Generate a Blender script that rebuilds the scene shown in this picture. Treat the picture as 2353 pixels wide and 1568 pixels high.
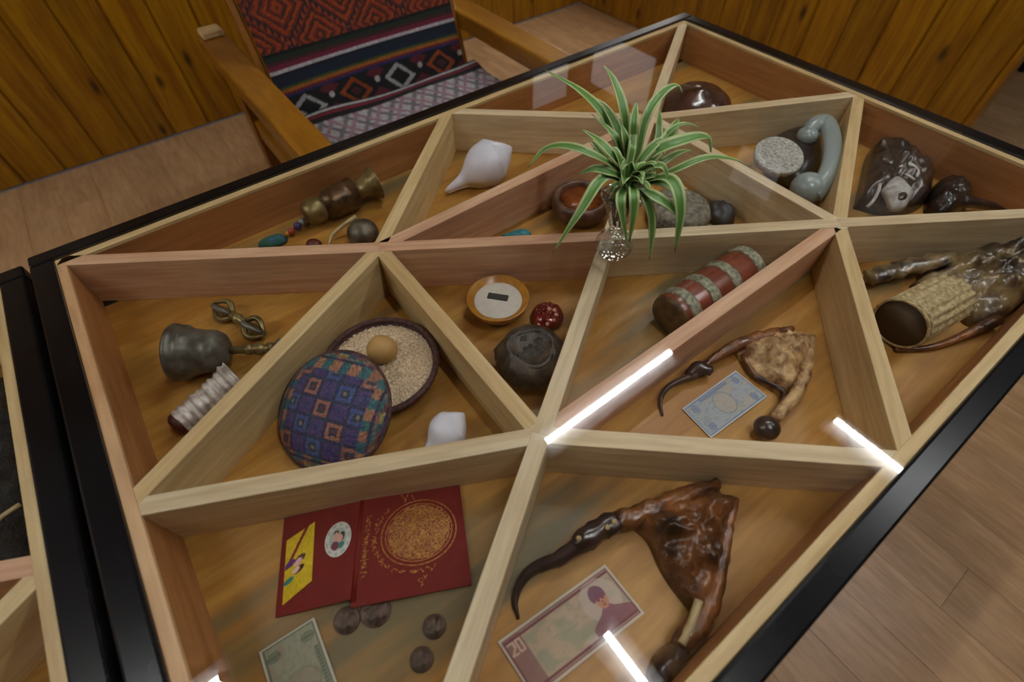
import bpy, bmesh, math, random
import numpy as np
from mathutils import Vector, Matrix, noise as mnoise

random.seed(7); rng = np.random.default_rng(7)
for o in list(bpy.data.objects): bpy.data.objects.remove(o)
sc = bpy.context.scene
col = sc.collection
PI = math.pi

# ------------------------------------------------------------------ camera
ZT = 0.72                      # height of the table tops
FPX, IW, IH = 1134.085, 2353, 1568
R_CV = np.array([[0.79810559, -0.60239608, -0.01210065], [0.0, 0.0, 0.0], [0.35360928, 0.48456368, -0.80009906]])
R_CV[1] = np.cross(R_CV[2], R_CV[0])
CAM = np.array([-0.47257165, -0.38277367, ZT + 0.51150892])
cd = bpy.data.cameras.new('camera'); cam = bpy.data.objects.new('camera', cd); col.objects.link(cam)
cd.sensor_width = 36; cd.lens = FPX / IW * 36; cd.clip_start = 0.02; cd.clip_end = 60
Mx = Matrix(((R_CV[0][0], -R_CV[1][0], -R_CV[2][0], CAM[0]), (R_CV[0][1], -R_CV[1][1], -R_CV[2][1], CAM[1]),
             (R_CV[0][2], -R_CV[1][2], -R_CV[2][2], CAM[2]), (0, 0, 0, 1)))
cam.matrix_world = Mx
cd.dof.use_dof = True; cd.dof.focus_distance = 0.74; cd.dof.aperture_fstop = 3.2
sc.camera = cam

def V(px, py, z):
    """world point at height z that was surveyed at this place of the photograph"""
    d = R_CV.T @ np.array([(px - IW / 2) / FPX, (py - IH / 2) / FPX, 1.0])
    s = (z - CAM[2]) / d[2]
    return Vector((CAM + s * d).tolist())

# ------------------------------------------------------------------ world, exposure
w = bpy.data.worlds.new('world'); sc.world = w; w.use_nodes = True
w.node_tree.nodes['Background'].inputs[0].default_value = (0.75, 0.8, 0.9, 1)
w.node_tree.nodes['Background'].inputs[1].default_value = 0.03
sc.view_settings.view_transform = 'Standard'; sc.view_settings.look = 'None'
sc.view_settings.gamma = 1; sc.view_settings.use_curve_mapping = False
sc.view_settings.exposure = 0.88
sc.cycles.max_bounces = 6; sc.cycles.diffuse_bounces = 3; sc.cycles.glossy_bounces = 3; sc.cycles.transmission_bounces = 4; sc.cycles.transparent_max_bounces = 16
sc.cycles.use_light_tree = False; sc.cycles.adaptive_threshold = 0.05
sc.cycles.caustics_reflective = False; sc.cycles.caustics_refractive = False
TUBE_STRENGTH = 44.0

# ------------------------------------------------------------------ helpers
def lin(r, g, b):
    f = lambda c: (c / 255) / 12.92 if c / 255 <= 0.04045 else ((c / 255 + 0.055) / 1.055) ** 2.4
    return (f(r), f(g), f(b), 1)

def tag(o, label=None, cat=None, group=None, kind=None):
    if label: o['label'] = label
    if cat: o['category'] = cat
    if group: o['group'] = group
    if kind: o['kind'] = kind
    return o

def thing(name, label, cat, loc=(0, 0, 0), rz=0.0, group=None):
    o = bpy.data.objects.new(name, None); col.objects.link(o)
    o.location = loc; o.rotation_euler = (0, 0, rz); o.empty_display_size = 0.02
    return tag(o, label, cat, group)

def mesh(name, vf, mat, parent=None, smooth=True, cols=None, loc=None, rot=None, label=None, world=False):
    v, f = vf
    me = bpy.data.meshes.new(name)
    if world and parent is not None:
        p = parent
        chain = []
        while p is not None: chain.append(p); p = p.parent
        M = Matrix.Identity(4)
        for q in reversed(chain):
            M = M @ (Matrix.Translation(q.location) @ q.rotation_euler.to_matrix().to_4x4())
        Mi = M.inverted()
        v = [Mi @ Vector(x) for x in v]
    me.from_pydata([tuple(x) for x in v], [], f)
    if smooth:
        me.polygons.foreach_set('use_smooth', [True] * len(me.polygons))
    if cols is not None:
        a = me.color_attributes.new('Col', 'FLOAT_COLOR', 'POINT')
        c = np.ones((len(v), 4), dtype=np.float32); c[:, :3] = cols
        a.data.foreach_set('color', c.ravel())
    me.materials.append(mat); me.update()
    o = bpy.data.objects.new(name, me); col.objects.link(o)
    if loc is not None: o.location = loc
    if rot is not None: o.rotation_euler = rot
    if parent is not None: o.parent = parent
    if label: o['label'] = label
    return o

def bm_out(bm):
    bm.verts.index_update()
    r = ([v.co.copy() for v in bm.verts], [[v.index for v in f.verts] for f in bm.faces])
    bm.free(); return r

def box(sx, sy, sz, c=(0, 0, 0), bevel=0.0, seg=1):
    bm = bmesh.new(); bmesh.ops.create_cube(bm, size=1)
    for v in bm.verts: v.co = Vector((v.co.x * sx + c[0], v.co.y * sy + c[1], v.co.z * sz + c[2]))
    if bevel: bmesh.ops.bevel(bm, geom=list(bm.edges), offset=bevel, segments=seg, affect='EDGES', profile=0.5)
    return bm_out(bm)

def lathe(prof, n=32, disp=None):
    v, f = [], []
    for i, (r, z) in enumerate(prof):
        for k in range(n):
            a = 2 * PI * k / n
            rr = r if disp is None else disp(r, z, a, i)
            v.append(Vector((rr * math.cos(a), rr * math.sin(a), z)))
    for i in range(len(prof) - 1):
        for k in range(n):
            f.append((i * n + k, i * n + (k + 1) % n, (i + 1) * n + (k + 1) % n, (i + 1) * n + k))
    if prof[0][0] > 1e-6: f.append(tuple(reversed(range(n))))
    if prof[-1][0] > 1e-6: f.append(tuple((len(prof) - 1) * n + k for k in range(n)))
    return v, f

def tube(pts, rad, n=10, flat=1.0, jit=0.0):
    pts = [Vector(p) for p in pts]
    if not hasattr(rad, '__len__'): rad = [rad] * len(pts)
    v, f = [], []
    up = Vector((0, 0, 1))
    for i, p in enumerate(pts):
        t = (pts[min(i + 1, len(pts) - 1)] - pts[max(i - 1, 0)]).normalized()
        s = t.cross(up)
        if s.length < 0.05: s = t.cross(Vector((1, 0, 0)))
        s.normalize(); u = s.cross(t).normalized()
        for k in range(n):
            a = 2 * PI * k / n
            j = 1 + jit * mnoise.noise(p * 90 + Vector((math.cos(a) * 1.3, math.sin(a) * 1.3, 0))) if jit else 1
            v.append(p + s * (math.cos(a) * rad[i] * j) + u * (math.sin(a) * rad[i] * flat * j))
    for i in range(len(pts) - 1):
        for k in range(n):
            f.append((i * n + k, i * n + (k + 1) % n, (i + 1) * n + (k + 1) % n, (i + 1) * n + k))
    f.append(tuple(reversed(range(n)))); m = (len(pts) - 1) * n
    f.append(tuple(m + k for k in range(n)))
    return v, f

def ball(r, c=(0, 0, 0), n=12, sz=1.0):
    prof = [(0.0, -r * sz)] + [(r * math.sin(PI * i / (n // 2)), -r * sz * math.cos(PI * i / (n // 2))) for i in range(1, n // 2)] + [(0.0, r * sz)]
    v, f = lathe(prof, n)
    return [x + Vector(c) for x in v], f

def join(*vfs):
    V_, F_ = [], []
    for v, f in vfs:
        o = len(V_); V_ += list(v); F_ += [tuple(i + o for i in q) for q in f]
    return V_, F_

def xf(vf, M): return [M @ Vector(x) for x in vf[0]], vf[1]

def catmull(P, n):
    P = [Vector(p) for p in P]; Q = [P[0] * 2 - P[1]] + P + [P[-1] * 2 - P[-2]]
    out = []
    for s in range(n):
        t = s / (n - 1) * (len(P) - 1); i = min(int(t), len(P) - 2); u = t - i
        a, b, c, d = Q[i:i + 4]
        out.append(0.5 * ((2 * b) + (c - a) * u + (2 * a - 5 * b + 4 * c - d) * u * u + (3 * b - a - 3 * c + d) * u ** 3))
    return out

def lerpl(L, n):
    return [float(np.interp(i / (n - 1) * (len(L) - 1), range(len(L)), L)) for i in range(n)]

def axis_M(p, q):
    """matrix that puts local +z along p -> q with origin at p"""
    d = (Vector(q) - Vector(p)).normalized()
    return Matrix.Translation(p) @ d.to_track_quat('Z', 'Y').to_matrix().to_4x4()

def cushion(poly, z0, h, n=72, rings=14, p=2.2, nz=0.25, ns=30, seed=0, centre=None):
    """a lumpy hide-like body that rises from its outline"""
    pts = catmull([(x, y, 0) for x, y in poly] + [(*poly[0], 0)], n + 1)[:-1]
    c = centre and Vector((*centre, 0)) or sum(pts, Vector()) / n
    v, f = [], []
    for i in range(rings):
        s = 1 - i / rings
        for q in pts:
            P = c + (q - c) * s
            hh = h * max(0.0, 1 - s ** p) ** 0.5
            hh *= 1 + nz * mnoise.noise(Vector((P.x * ns, P.y * ns, seed))) + nz * 0.5 * mnoise.noise(Vector((P.x * ns * 2.7, P.y * ns * 2.7, seed + 5)))
            v.append(Vector((P.x, P.y, z0 + max(0.0, hh))))
    v.append(Vector((c.x, c.y, z0 + h)))
    for i in range(rings - 1):
        for k in range(n):
            f.append((i * n + k, i * n + (k + 1) % n, (i + 1) * n + (k + 1) % n, (i + 1) * n + k))
    m = (rings - 1) * n
    for k in range(n): f.append((m + k, m + (k + 1) % n, len(v) - 1))
    f.append(tuple(reversed(range(n))))
    return v, f

def sheet(c4, nx, ny, fn, thick=0.0006, bend=None):
    """painted thin sheet: corners c4 = (u0v0, u1v0, u1v1, u0v1), fn(u, v) -> rgb 0..255"""
    a, b, c, d = [np.array(x, float) for x in c4]
    u, v = np.meshgrid(np.linspace(0, 1, nx + 1), np.linspace(0, 1, ny + 1)); u = u.ravel(); v = v.ravel()
    P = ((1 - u) * (1 - v))[:, None] * a + (u * (1 - v))[:, None] * b + (u * v)[:, None] * c + ((1 - u) * v)[:, None] * d
    if bend is not None: P[:, 2] += bend(u, v)
    N = np.cross(b - a, d - a); N = N / np.linalg.norm(N)
    if N[2] < 0: N = -N
    rgb = np.clip(np.array(fn(u, v), float), 0, 255) / 255
    rgb = np.where(rgb <= 0.04045, rgb / 12.92, ((rgb + 0.055) / 1.055) ** 2.4)
    top = P + N * thick; n = len(P); w_ = nx + 1
    F = []
    for j in range(ny):
        for i in range(nx):
            q = j * w_ + i; F.append((q, q + 1, q + 1 + w_, q + w_)); F.append((n + q + w_, n + q + 1 + w_, n + q + 1, n + q))
    rim = [i for i in range(w_)] + [j * w_ + nx for j in range(1, ny + 1)] + [ny * w_ + i for i in range(nx - 1, -1, -1)] + [j * w_ for j in range(ny - 1, 0, -1)]
    for i in range(len(rim)):
        p, q = rim[i], rim[(i + 1) % len(rim)]; F.append((q, p, n + p, n + q))
    return ([Vector(x) for x in np.vstack([top, P]).tolist()], F), np.vstack([rgb, rgb])

# ------------------------------------------------------------------ materials
def newmat(name):
    m = bpy.data.materials.new(name); m.use_nodes = True; nt = m.node_tree
    return m, nt, nt.nodes['Principled BSDF']
def N(nt, t, **k):
    n = nt.nodes.new(t)
    for a, b in k.items(): setattr(n, a, b)
    return n
def ramp(nt, stops):
    r = N(nt, 'ShaderNodeValToRGB'); e = r.color_ramp.elements
    while len(e) < len(stops): e.new(0.5)
    for x, (p, c) in zip(e, stops): x.position = p; x.color = c
    return r

def plain(name, c, rough=0.5, metal=0.0, noise=0.0, scale=40, c2=None, bump=0.0, coat=0.0, spec=0.5, bscale=None):
    m, nt, b = newmat(name)
    b.inputs['Roughness'].default_value = rough; b.inputs['Metallic'].default_value = metal
    b.inputs['Coat Weight'].default_value = coat; b.inputs['Coat Roughness'].default_value = 0.15
    b.inputs['Specular IOR Level'].default_value = spec
    tc = N(nt, 'ShaderNodeTexCoord')
    nz = N(nt, 'ShaderNodeTexNoise'); nz.inputs['Scale'].default_value = scale; nz.inputs['Detail'].default_value = 5
    nt.links.new(tc.outputs['Object'], nz.inputs['Vector'])
    if c2 is None: c2 = tuple(x * (1 - noise) for x in c[:3]) + (1,)
    r = ramp(nt, [(0.35, c2), (0.65, c)])
    nt.links.new(nz.outputs['Fac'], r.inputs['Fac']); nt.links.new(r.outputs['Color'], b.inputs['Base Color'])
    if bump:
        bp = N(nt, 'ShaderNodeBump'); bp.inputs['Strength'].default_value = bump; bp.inputs['Distance'].default_value = 0.004
        src = nz
        if bscale:
            src = N(nt, 'ShaderNodeTexNoise'); src.inputs['Scale'].default_value = bscale; src.inputs['Detail'].default_value = 4
            nt.links.new(tc.outputs['Object'], src.inputs['Vector'])
        nt.links.new(src.outputs['Fac'], bp.inputs['Height']); nt.links.new(bp.outputs['Normal'], b.inputs['Normal'])
    return m

def wood(name, c_lo, c_hi, rough=0.45, along=(1.3, 16, 16), knots=0.0, coat=0.0, vary=0.25, stain=None, bump=0.12, kt=1.0):
    m, nt, b = newmat(name); L = nt.links.new
    b.inputs['Roughness'].default_value = rough; b.inputs['Coat Weight'].default_value = coat; b.inputs['Coat Roughness'].default_value = 0.2
    tc = N(nt, 'ShaderNodeTexCoord'); oi = N(nt, 'ShaderNodeObjectInfo')
    mul = N(nt, 'ShaderNodeVectorMath', operation='SCALE'); mul.inputs[0].default_value = (7.3, 3.1, 5.7); L(oi.outputs['Random'], mul.inputs['Scale'])
    add = N(nt, 'ShaderNodeVectorMath', operation='ADD'); L(tc.outputs['Object'], add.inputs[0]); L(mul.outputs[0], add.inputs[1])
    mp = N(nt, 'ShaderNodeMapping'); mp.inputs['Scale'].default_value = along; L(add.outputs[0], mp.inputs['Vector'])
    n1 = N(nt, 'ShaderNodeTexNoise'); n1.inputs['Scale'].default_value = 2.2; n1.inputs['Detail'].default_value = 7; n1.inputs['Distortion'].default_value = 0.9; L(mp.outputs[0], n1.inputs['Vector'])
    r = ramp(nt, [(0.32, c_lo), (0.66, c_hi)]); L(n1.outputs['Fac'], r.inputs['Fac'])
    c = r.outputs['Color']
    n2 = N(nt, 'ShaderNodeTexNoise'); n2.inputs['Scale'].default_value = 9; n2.inputs['Detail'].default_value = 3; L(mp.outputs[0], n2.inputs['Vector'])
    mx = N(nt, 'ShaderNodeMixRGB', blend_type='MULTIPLY'); mx.inputs['Fac'].default_value = 0.5
    r2 = ramp(nt, [(0.4, (0.72, 0.66, 0.6, 1)), (0.6, (1, 1, 1, 1))]); L(n2.outputs['Fac'], r2.inputs['Fac']); L(c, mx.inputs[1]); L(r2.outputs[0], mx.inputs[2]); c = mx.outputs[0]
    if stain:
        n3 = N(nt, 'ShaderNodeTexNoise'); n3.inputs['Scale'].default_value = 0.9; n3.inputs['Detail'].default_value = 3
        mp3 = N(nt, 'ShaderNodeMapping'); mp3.inputs['Scale'].default_value = (along[0] * 0.9, along[1] * 0.9, along[2]); L(add.outputs[0], mp3.inputs['Vector']); L(mp3.outputs[0], n3.inputs['Vector'])
        r3 = ramp(nt, [(0.54, (0, 0, 0, 1)), (0.64, (1, 1, 1, 1))]); L(n3.outputs['Fac'], r3.inputs['Fac'])
        m3 = N(nt, 'ShaderNodeMixRGB'); L(r3.outputs[0], m3.inputs['Fac']); L(c, m3.inputs[1]); m3.inputs[2].default_value = stain; c = m3.outputs[0]
    if knots:
        vo = N(nt, 'ShaderNodeTexVoronoi'); vo.inputs['Scale'].default_value = knots
        if kt != 1.0:                      # upright wall boards: knots laid out over the board face
            se = N(nt, 'ShaderNodeSeparateXYZ'); L(add.outputs[0], se.inputs[0])
            sm = N(nt, 'ShaderNodeMath', operation='ADD'); L(se.outputs[0], sm.inputs[0]); L(se.outputs[1], sm.inputs[1])
            cb_ = N(nt, 'ShaderNodeCombineXYZ'); L(sm.outputs[0], cb_.inputs[0]); L(se.outputs[2], cb_.inputs[1])
            mpk = N(nt, 'ShaderNodeMapping'); mpk.inputs['Scale'].default_value = (4.6, 1.9, 1); L(cb_.outputs[0], mpk.inputs['Vector']); L(mpk.outputs[0], vo.inputs['Vector'])
            vo.voronoi_dimensions = '2D'; vo.inputs['Scale'].default_value = 1.0
        else:
            mpk = N(nt, 'ShaderNodeMapping'); mpk.inputs['Scale'].default_value = (0.55, 1, 0.35); L(add.outputs[0], mpk.inputs['Vector']); L(mpk.outputs[0], vo.inputs['Vector'])
        rk = ramp(nt, [(0.03 * kt, (1, 1, 1, 1)), (0.11 * kt, (0, 0, 0, 1))]); L(vo.outputs['Distance'], rk.inputs['Fac'])
        mk = N(nt, 'ShaderNodeMixRGB'); L(rk.outputs[0], mk.inputs['Fac']); L(c, mk.inputs[1]); mk.inputs[2].default_value = tuple(x * 0.22 for x in c_lo[:3]) + (1,); c = mk.outputs[0]
    hs = N(nt, 'ShaderNodeHueSaturation')
    mr = N(nt, 'ShaderNodeMapRange'); mr.inputs['To Min'].default_value = 1 - vary; mr.inputs['To Max'].default_value = 1 + vary; L(oi.outputs['Random'], mr.inputs['Value']); L(mr.outputs[0], hs.inputs['Value']); L(c, hs.inputs['Color'])
    L(hs.outputs[0], b.inputs['Base Color'])
    bp = N(nt, 'ShaderNodeBump'); bp.inputs['Strength'].default_value = bump; bp.inputs['Distance'].default_value = 0.002; L(n1.outputs['Fac'], bp.inputs['Height']); L(bp.outputs[0], b.inputs['Normal'])
    return m

def painted(name, rough=0.7, bump=0.0, scale=400, coat=0.0, metal=0.0):
    m, nt, b = newmat(name)
    a = N(nt, 'ShaderNodeVertexColor'); a.layer_name = 'Col'
    nt.links.new(a.outputs['Color'], b.inputs['Base Color'])
    b.inputs['Roughness'].default_value = rough; b.inputs['Coat Weight'].default_value = coat; b.inputs['Metallic'].default_value = metal
    if bump:
        tc = N(nt, 'ShaderNodeTexCoord'); nz = N(nt, 'ShaderNodeTexNoise'); nz.inputs['Scale'].default_value = scale
        nt.links.new(tc.outputs['Object'], nz.inputs['Vector'])
        bp = N(nt, 'ShaderNodeBump'); bp.inputs['Strength'].default_value = bump; bp.inputs['Distance'].default_value = 0.001
        nt.links.new(nz.outputs['Fac'], bp.inputs['Height']); nt.links.new(bp.outputs[0], b.inputs['Normal'])
    return m

def thin_glass(name, tint=(0.97, 0.98, 0.97, 1), r0=0.04, rough=0.0, bump=0.0):
    """thin pane: straight transmission plus a mirror reflection that grows towards grazing angles (Schlick)"""
    m, nt, b = newmat(name); nt.nodes.remove(b); L = nt.links.new
    tr = N(nt, 'ShaderNodeBsdfTransparent'); tr.inputs[0].default_value = tint
    gl = N(nt, 'ShaderNodeBsdfGlossy'); gl.inputs['Roughness'].default_value = rough
    ge = N(nt, 'ShaderNodeNewGeometry')
    dt = N(nt, 'ShaderNodeVectorMath', operation='DOT_PRODUCT'); L(ge.outputs['Incoming'], dt.inputs[0]); L(ge.outputs['Normal'], dt.inputs[1])
    if bump:
        tc = N(nt, 'ShaderNodeTexCoord'); vo = N(nt, 'ShaderNodeTexVoronoi'); vo.inputs['Scale'].default_value = 130; L(tc.outputs['Object'], vo.inputs['Vector'])
        bp = N(nt, 'ShaderNodeBump'); bp.inputs['Strength'].default_value = bump; bp.inputs['Distance'].default_value = 0.004; L(vo.outputs['Distance'], bp.inputs['Height'])
        L(bp.outputs[0], gl.inputs['Normal']); L(bp.outputs[0], dt.inputs[1])
    ab = N(nt, 'ShaderNodeMath', operation='ABSOLUTE'); L(dt.outputs['Value'], ab.inputs[0])
    om = N(nt, 'ShaderNodeMath', operation='SUBTRACT'); om.inputs[0].default_value = 1.0; L(ab.outputs[0], om.inputs[1])
    pw5 = N(nt, 'ShaderNodeMath', operation='POWER'); L(om.outputs[0], pw5.inputs[0]); pw5.inputs[1].default_value = 5
    ma = N(nt, 'ShaderNodeMath', operation='MULTIPLY_ADD'); L(pw5.outputs[0], ma.inputs[0]); ma.inputs[1].default_value = 1 - r0; ma.inputs[2].default_value = r0
    mx = N(nt, 'ShaderNodeMixShader'); L(ma.outputs[0], mx.inputs[0]); L(tr.outputs[0], mx.inputs[1]); L(gl.outputs[0], mx.inputs[2])
    L(mx.outputs[0], nt.nodes['Material Output'].inputs['Surface'])
    return m

def emit(name, c, s):
    m, nt, b = newmat(name)
    b.inputs['Base Color'].default_value = (0.8, 0.8, 0.8, 1); b.inputs['Emission Color'].default_value = c; b.inputs['Emission Strength'].default_value = s
    return m

M = {}
M['pale'] = wood('pine_pale', lin(216, 190, 150), lin(238, 220, 184), 0.5, knots=2.2, vary=0.06)
M['yellow'] = wood('pine_yellow', lin(206, 174, 122), lin(228, 202, 152), 0.5, knots=2.5, vary=0.06)
M['pink'] = wood('pine_pink', lin(206, 154, 122), lin(228, 188, 154), 0.5, knots=2.5, vary=0.06)
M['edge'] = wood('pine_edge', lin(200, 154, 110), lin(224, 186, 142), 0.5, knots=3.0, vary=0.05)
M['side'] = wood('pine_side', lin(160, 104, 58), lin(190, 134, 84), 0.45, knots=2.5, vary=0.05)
M['bottom'] = wood('pine_bottom', lin(162, 110, 42), lin(190, 142, 68), 0.42, along=(1.6, 13, 13), knots=2.0, vary=0.03, stain=lin(112, 98, 66))
M['wall'] = wood('lacquered_pine', lin(126, 78, 1), lin(162, 116, 4), 0.34, along=(16, 16, 1.1), knots=4.2, coat=0.15, vary=0.14, kt=0.75)
M['floor'] = wood('laminate_floor', lin(166, 132, 94), lin(188, 154, 114), 0.36, along=(11, 1.6, 11), vary=0.09, bump=0.03)
M['chair'] = wood('golden_wood', lin(136, 88, 16), lin(162, 112, 28), 0.35, along=(9, 1.5, 9), coat=0.2, vary=0.05)
M['chair_leg'] = wood('golden_wood_upright', lin(124, 74, 12), lin(150, 96, 22), 0.35, along=(12, 12, 1.4), coat=0.2, vary=0.05)
M['black'] = plain('black_lacquer', (0.006, 0.006, 0.007, 1), 0.24, noise=0.4, scale=14, spec=0.2)
M['glass'] = thin_glass('table_glass', (0.95, 0.965, 0.95, 1), 0.055)
M['vase'] = thin_glass('vase_glass', (0.88, 0.9, 0.9, 1), 0.16, 0.06, bump=0.9)
M['ceil'] = wood('ceiling_pine', lin(120, 84, 44), lin(150, 112, 66), 0.6, vary=0.05)
M['plaster'] = plain('wall_paint', (0.50, 0.40, 0.28, 1), 0.8, noise=0.06)
M['white'] = plain('white_metal', (0.75, 0.75, 0.75, 1), 0.5, noise=0.03)
M['tube'] = emit('tube_glow', (0.965, 0.99, 1.0, 1), TUBE_STRENGTH)
M['window'] = emit('frosted_daylight', (0.9, 0.95, 1.0, 1), 0.36)
M['window_bright'] = emit('low_window_daylight', (1.0, 0.97, 0.92, 1), 3.2)  # glow of the added unseen panel that brightens the back corner
M['window_dim'] = emit('dim_daylight', (0.95, 0.92, 0.95, 1), 0.2)
M['paint'] = painted('printed_paper', 0.75)
M['cloth'] = painted('woven_cloth', 0.92, 0.5, 900)
M['lidpaint'] = painted('woven_cane', 0.7, 0.5, 700)
M['leaf'] = painted('leaf', 0.42)
M['leaf'].node_tree.nodes['Principled BSDF'].inputs['Subsurface Weight'].default_value = 0.0

# ------------------------------------------------------------------ the room
YB, XR, ZC = 2.25, 2.044, 2.5
XL, XF, YF = -3.2, 4.6, -3.4
def struct(name, vf, mat, parent=None, **k):
    o = mesh(name, vf, mat, parent, **k)
    if parent is None: o['kind'] = 'structure'
    return o
fl = struct('floor', box(XF - XL, YB - YF, 0.06, ((XF + XL) / 2, (YB + YF) / 2, -0.036)), M['floor'], smooth=False)
pw_, pl_ = 0.132, 0.92
pb = {}
cols_n = int((XF - XL) / pw_) + 1
for i in range(cols_n):
    x = 0.64 - 29 * pw_ + (i + 0.5) * pw_
    if x < XL or x > 4.2: continue
    off = [0.0, 0.46, 0.83, 0.21, 0.64][i % 5] * pl_
    y = YF - pl_ + off
    while y < YB:
        y0, y1 = max(y, YF), min(y + pl_, YB); y += pl_
        if y1 - y0 < 0.03: continue
        if y1 < -2.0 or x < -2.2: continue
        key = round(y1 - y0, 3)
        if key not in pb:
            o = mesh('floor_plank', box(pw_ - 0.0005, key - 0.0005, 0.012, (0, 0, 0), 0.0004), M['floor'], fl, smooth=False); pb[key] = o
        else:
            o = pb[key].copy(); col.objects.link(o); o.parent = fl
        o.location = (x, (y0 + y1) / 2, -0.006)
struct('ceiling', box(XF - XL + 0.2, YB - YF + 0.2, 0.06, ((XF + XL) / 2, (YB + YF) / 2, ZC + 0.03)), M['ceil'], smooth=False)
struct('wall_left', box(0.1, YB - YF, ZC, (XL - 0.05, (YB + YF) / 2, ZC / 2)), M['plaster'], smooth=False)
struct('wall_front', box(XF - XL, 0.1, ZC, ((XF + XL) / 2, YF - 0.05, ZC / 2)), M['plaster'], smooth=False)
struct('wall_far', box(0.1, YB - YF, ZC, (XF + 0.05, (YB + YF) / 2, ZC / 2)), M['plaster'], smooth=False)
wb = struct('wall_back', box(XF - XL, 0.1, ZC, ((XF + XL) / 2, YB + 0.065, ZC / 2)), M['wall'], smooth=False)
BW = 0.15
proto = None
x = -0.74 - 13 * BW + BW / 2
while x < XR:
    if proto is None: o = proto = mesh('wall_plank', box(BW - 0.001, 0.016, ZC - 0.002, (0, 0, 0), 0.0075), M['wall'], wb, smooth=False)
    else: o = proto.copy(); col.objects.link(o); o.parent = wb
    o.location = (x, YB + 0.008, ZC / 2); x += BW
wr = struct('wall_right', box(0.07, YB - 0.03, ZC, (XR + 0.05, (YB + 0.03) / 2, ZC / 2)), M['wall'], smooth=False)
proto = None
y = 0.03 + BW / 2
while y < YB:
    if proto is None: o = proto = mesh('wall_plank', box(0.016, BW - 0.001, ZC - 0.002, (0, 0, 0), 0.0075), M['wall'], wr, smooth=False)
    else: o = proto.copy(); col.objects.link(o); o.parent = wr
    o.location = (XR + 0.008, y, ZC / 2); y += BW
struct('trim_1', box(0.1, 0.022, ZC, (XR + 0.045, 0.021, ZC / 2), 0.004), M['wall'], smooth=False)
for i, (lo, sz) in enumerate((((1.80, YB - 0.01, 1.84), (0.30, 0.03, 0.32)), ((XR - 0.01, 0.72, 1.86), (0.03, 0.26, 0.22)), ((XR - 0.01, 1.80, 1.70), (0.03, 0.5, 0.32)), ((XR - 0.01, 1.78, 0.97), (0.03, 0.62, 0.6)))):  # the last, low one is an added fill panel, out of view
    wn = struct('window_%d' % (i + 1), box(sz[0] + 0.06 * (sz[0] > 0.1), sz[1] + 0.06 * (sz[1] > 0.1), sz[2] + 0.06, lo, 0.004), M['wall'], smooth=False)
    mesh('pane', box(sz[0] + (0.012 if sz[0] < 0.1 else 0), sz[1] + (0.012 if sz[1] < 0.1 else 0), sz[2], lo), (M['window'], M['window_dim'], M['window'], M['window_bright'])[i], wn, smooth=False)

def tube_light(x0, y0, x1, y1, label):
    t = thing('tube_light', label, 'light', ((x0 + x1) / 2, (y0 + y1) / 2, ZC), math.atan2(y1 - y0, x1 - x0), 'ceiling tube lights')
    L = math.hypot(x1 - x0, y1 - y0)
    mesh('base', box(L + 0.06, 0.15, 0.02, (0, 0, -0.010), 0.004), M['white'], t, smooth=False)
    mesh('end_cap', box(0.02, 0.036, 0.04, (-L / 2 - 0.01, 0, -0.045), 0.004), M['white'], t, smooth=False)
    mesh('end_cap', box(0.02, 0.036, 0.04, (L / 2 + 0.01, 0, -0.045), 0.004), M['white'], t, smooth=False)
    mesh('tube', xf(lathe([(0.015, -L / 2), (0.015, L / 2)], 12), Matrix.Translation((0, 0, -0.047)) @ Matrix.Rotation(PI / 2, 4, 'Y')), M['tube'], t)
k = (ZC - 0.05 - ZT) / 1.78
def T(x, y): return CAM[0] + (x - CAM[0]) * k, CAM[1] + (y - CAM[1]) * k
def refl(x, y):      # survey of the mirrored tube ends, ceiling at 1.78 m above the glass
    s = (ZC - 0.047 - ZT + 0.5115) / (1.78 + 0.5115)
    return CAM[0] + (x - CAM[0]) * s, CAM[1] + (y - CAM[1]) * s
tube_light(*refl(0.291, 0.393), *refl(1.2, 0.393), 'ceiling tube light mirrored over the centre of the glass table')
tube_light(*refl(-2.25, 0.39), *refl(-1.33, 0.39), 'ceiling tube light mirrored at the lower left corner of the glass')
tube_light(*refl(1.546, -1.33), *refl(1.546, -0.412), 'ceiling tube light mirrored beside the right black table edge')
tube_light(-2.75, 0.95, -2.75, 1.85, 'ceiling tube light near the panelled back wall')  # added lamp out of view, brightens the floor and wall at left
tube_light(*refl(-0.045, -1.3), *refl(-0.045, -0.394), 'ceiling tube light mirrored over the pink banknote')

# ------------------------------------------------------------------ display tables
HX, HY, DEP, DW = 0.70, 0.4655, 0.082, 0.021
Z0 = ZT - DEP
NODE = dict(A=(-HX, HY), B=(HX, HY), C=(HX, -HY), D=(-HX, -HY), E1=(0, HY), E2=(HX, 0), E3=(-HX, 0), E4=(0, -HY),
            N1=(-0.2986, 0.1935), P=(0.3, 0.2), N3=(0.2986, -0.2), N2=(-0.3, -0.1985), M=(-0.006, -0.002))
BOARDS = [('A', 'N1', 'pink'), ('N1', 'M', 'pink'), ('M', 'N3', 'pale'), ('N3', 'C', 'pale'), ('B', 'P', 'pale'), ('P', 'M', 'pale'), ('M', 'N2', 'pale'), ('N2', 'D', 'pale'),
          ('E1', 'N1', 'yellow'), ('E1', 'P', 'pale'), ('E2', 'P', 'pale'), ('E2', 'N3', 'yellow'), ('E3', 'N1', 'yellow'), ('E3', 'N2', 'pale'), ('E4', 'N2', 'pale'), ('E4', 'N3', 'yellow'),
          ('N1', 'P', 'pink'), ('P', 'N3', 'pale'), ('N1', 'N2', 'yellow'), ('N2', 'N3', 'pink')]
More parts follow.
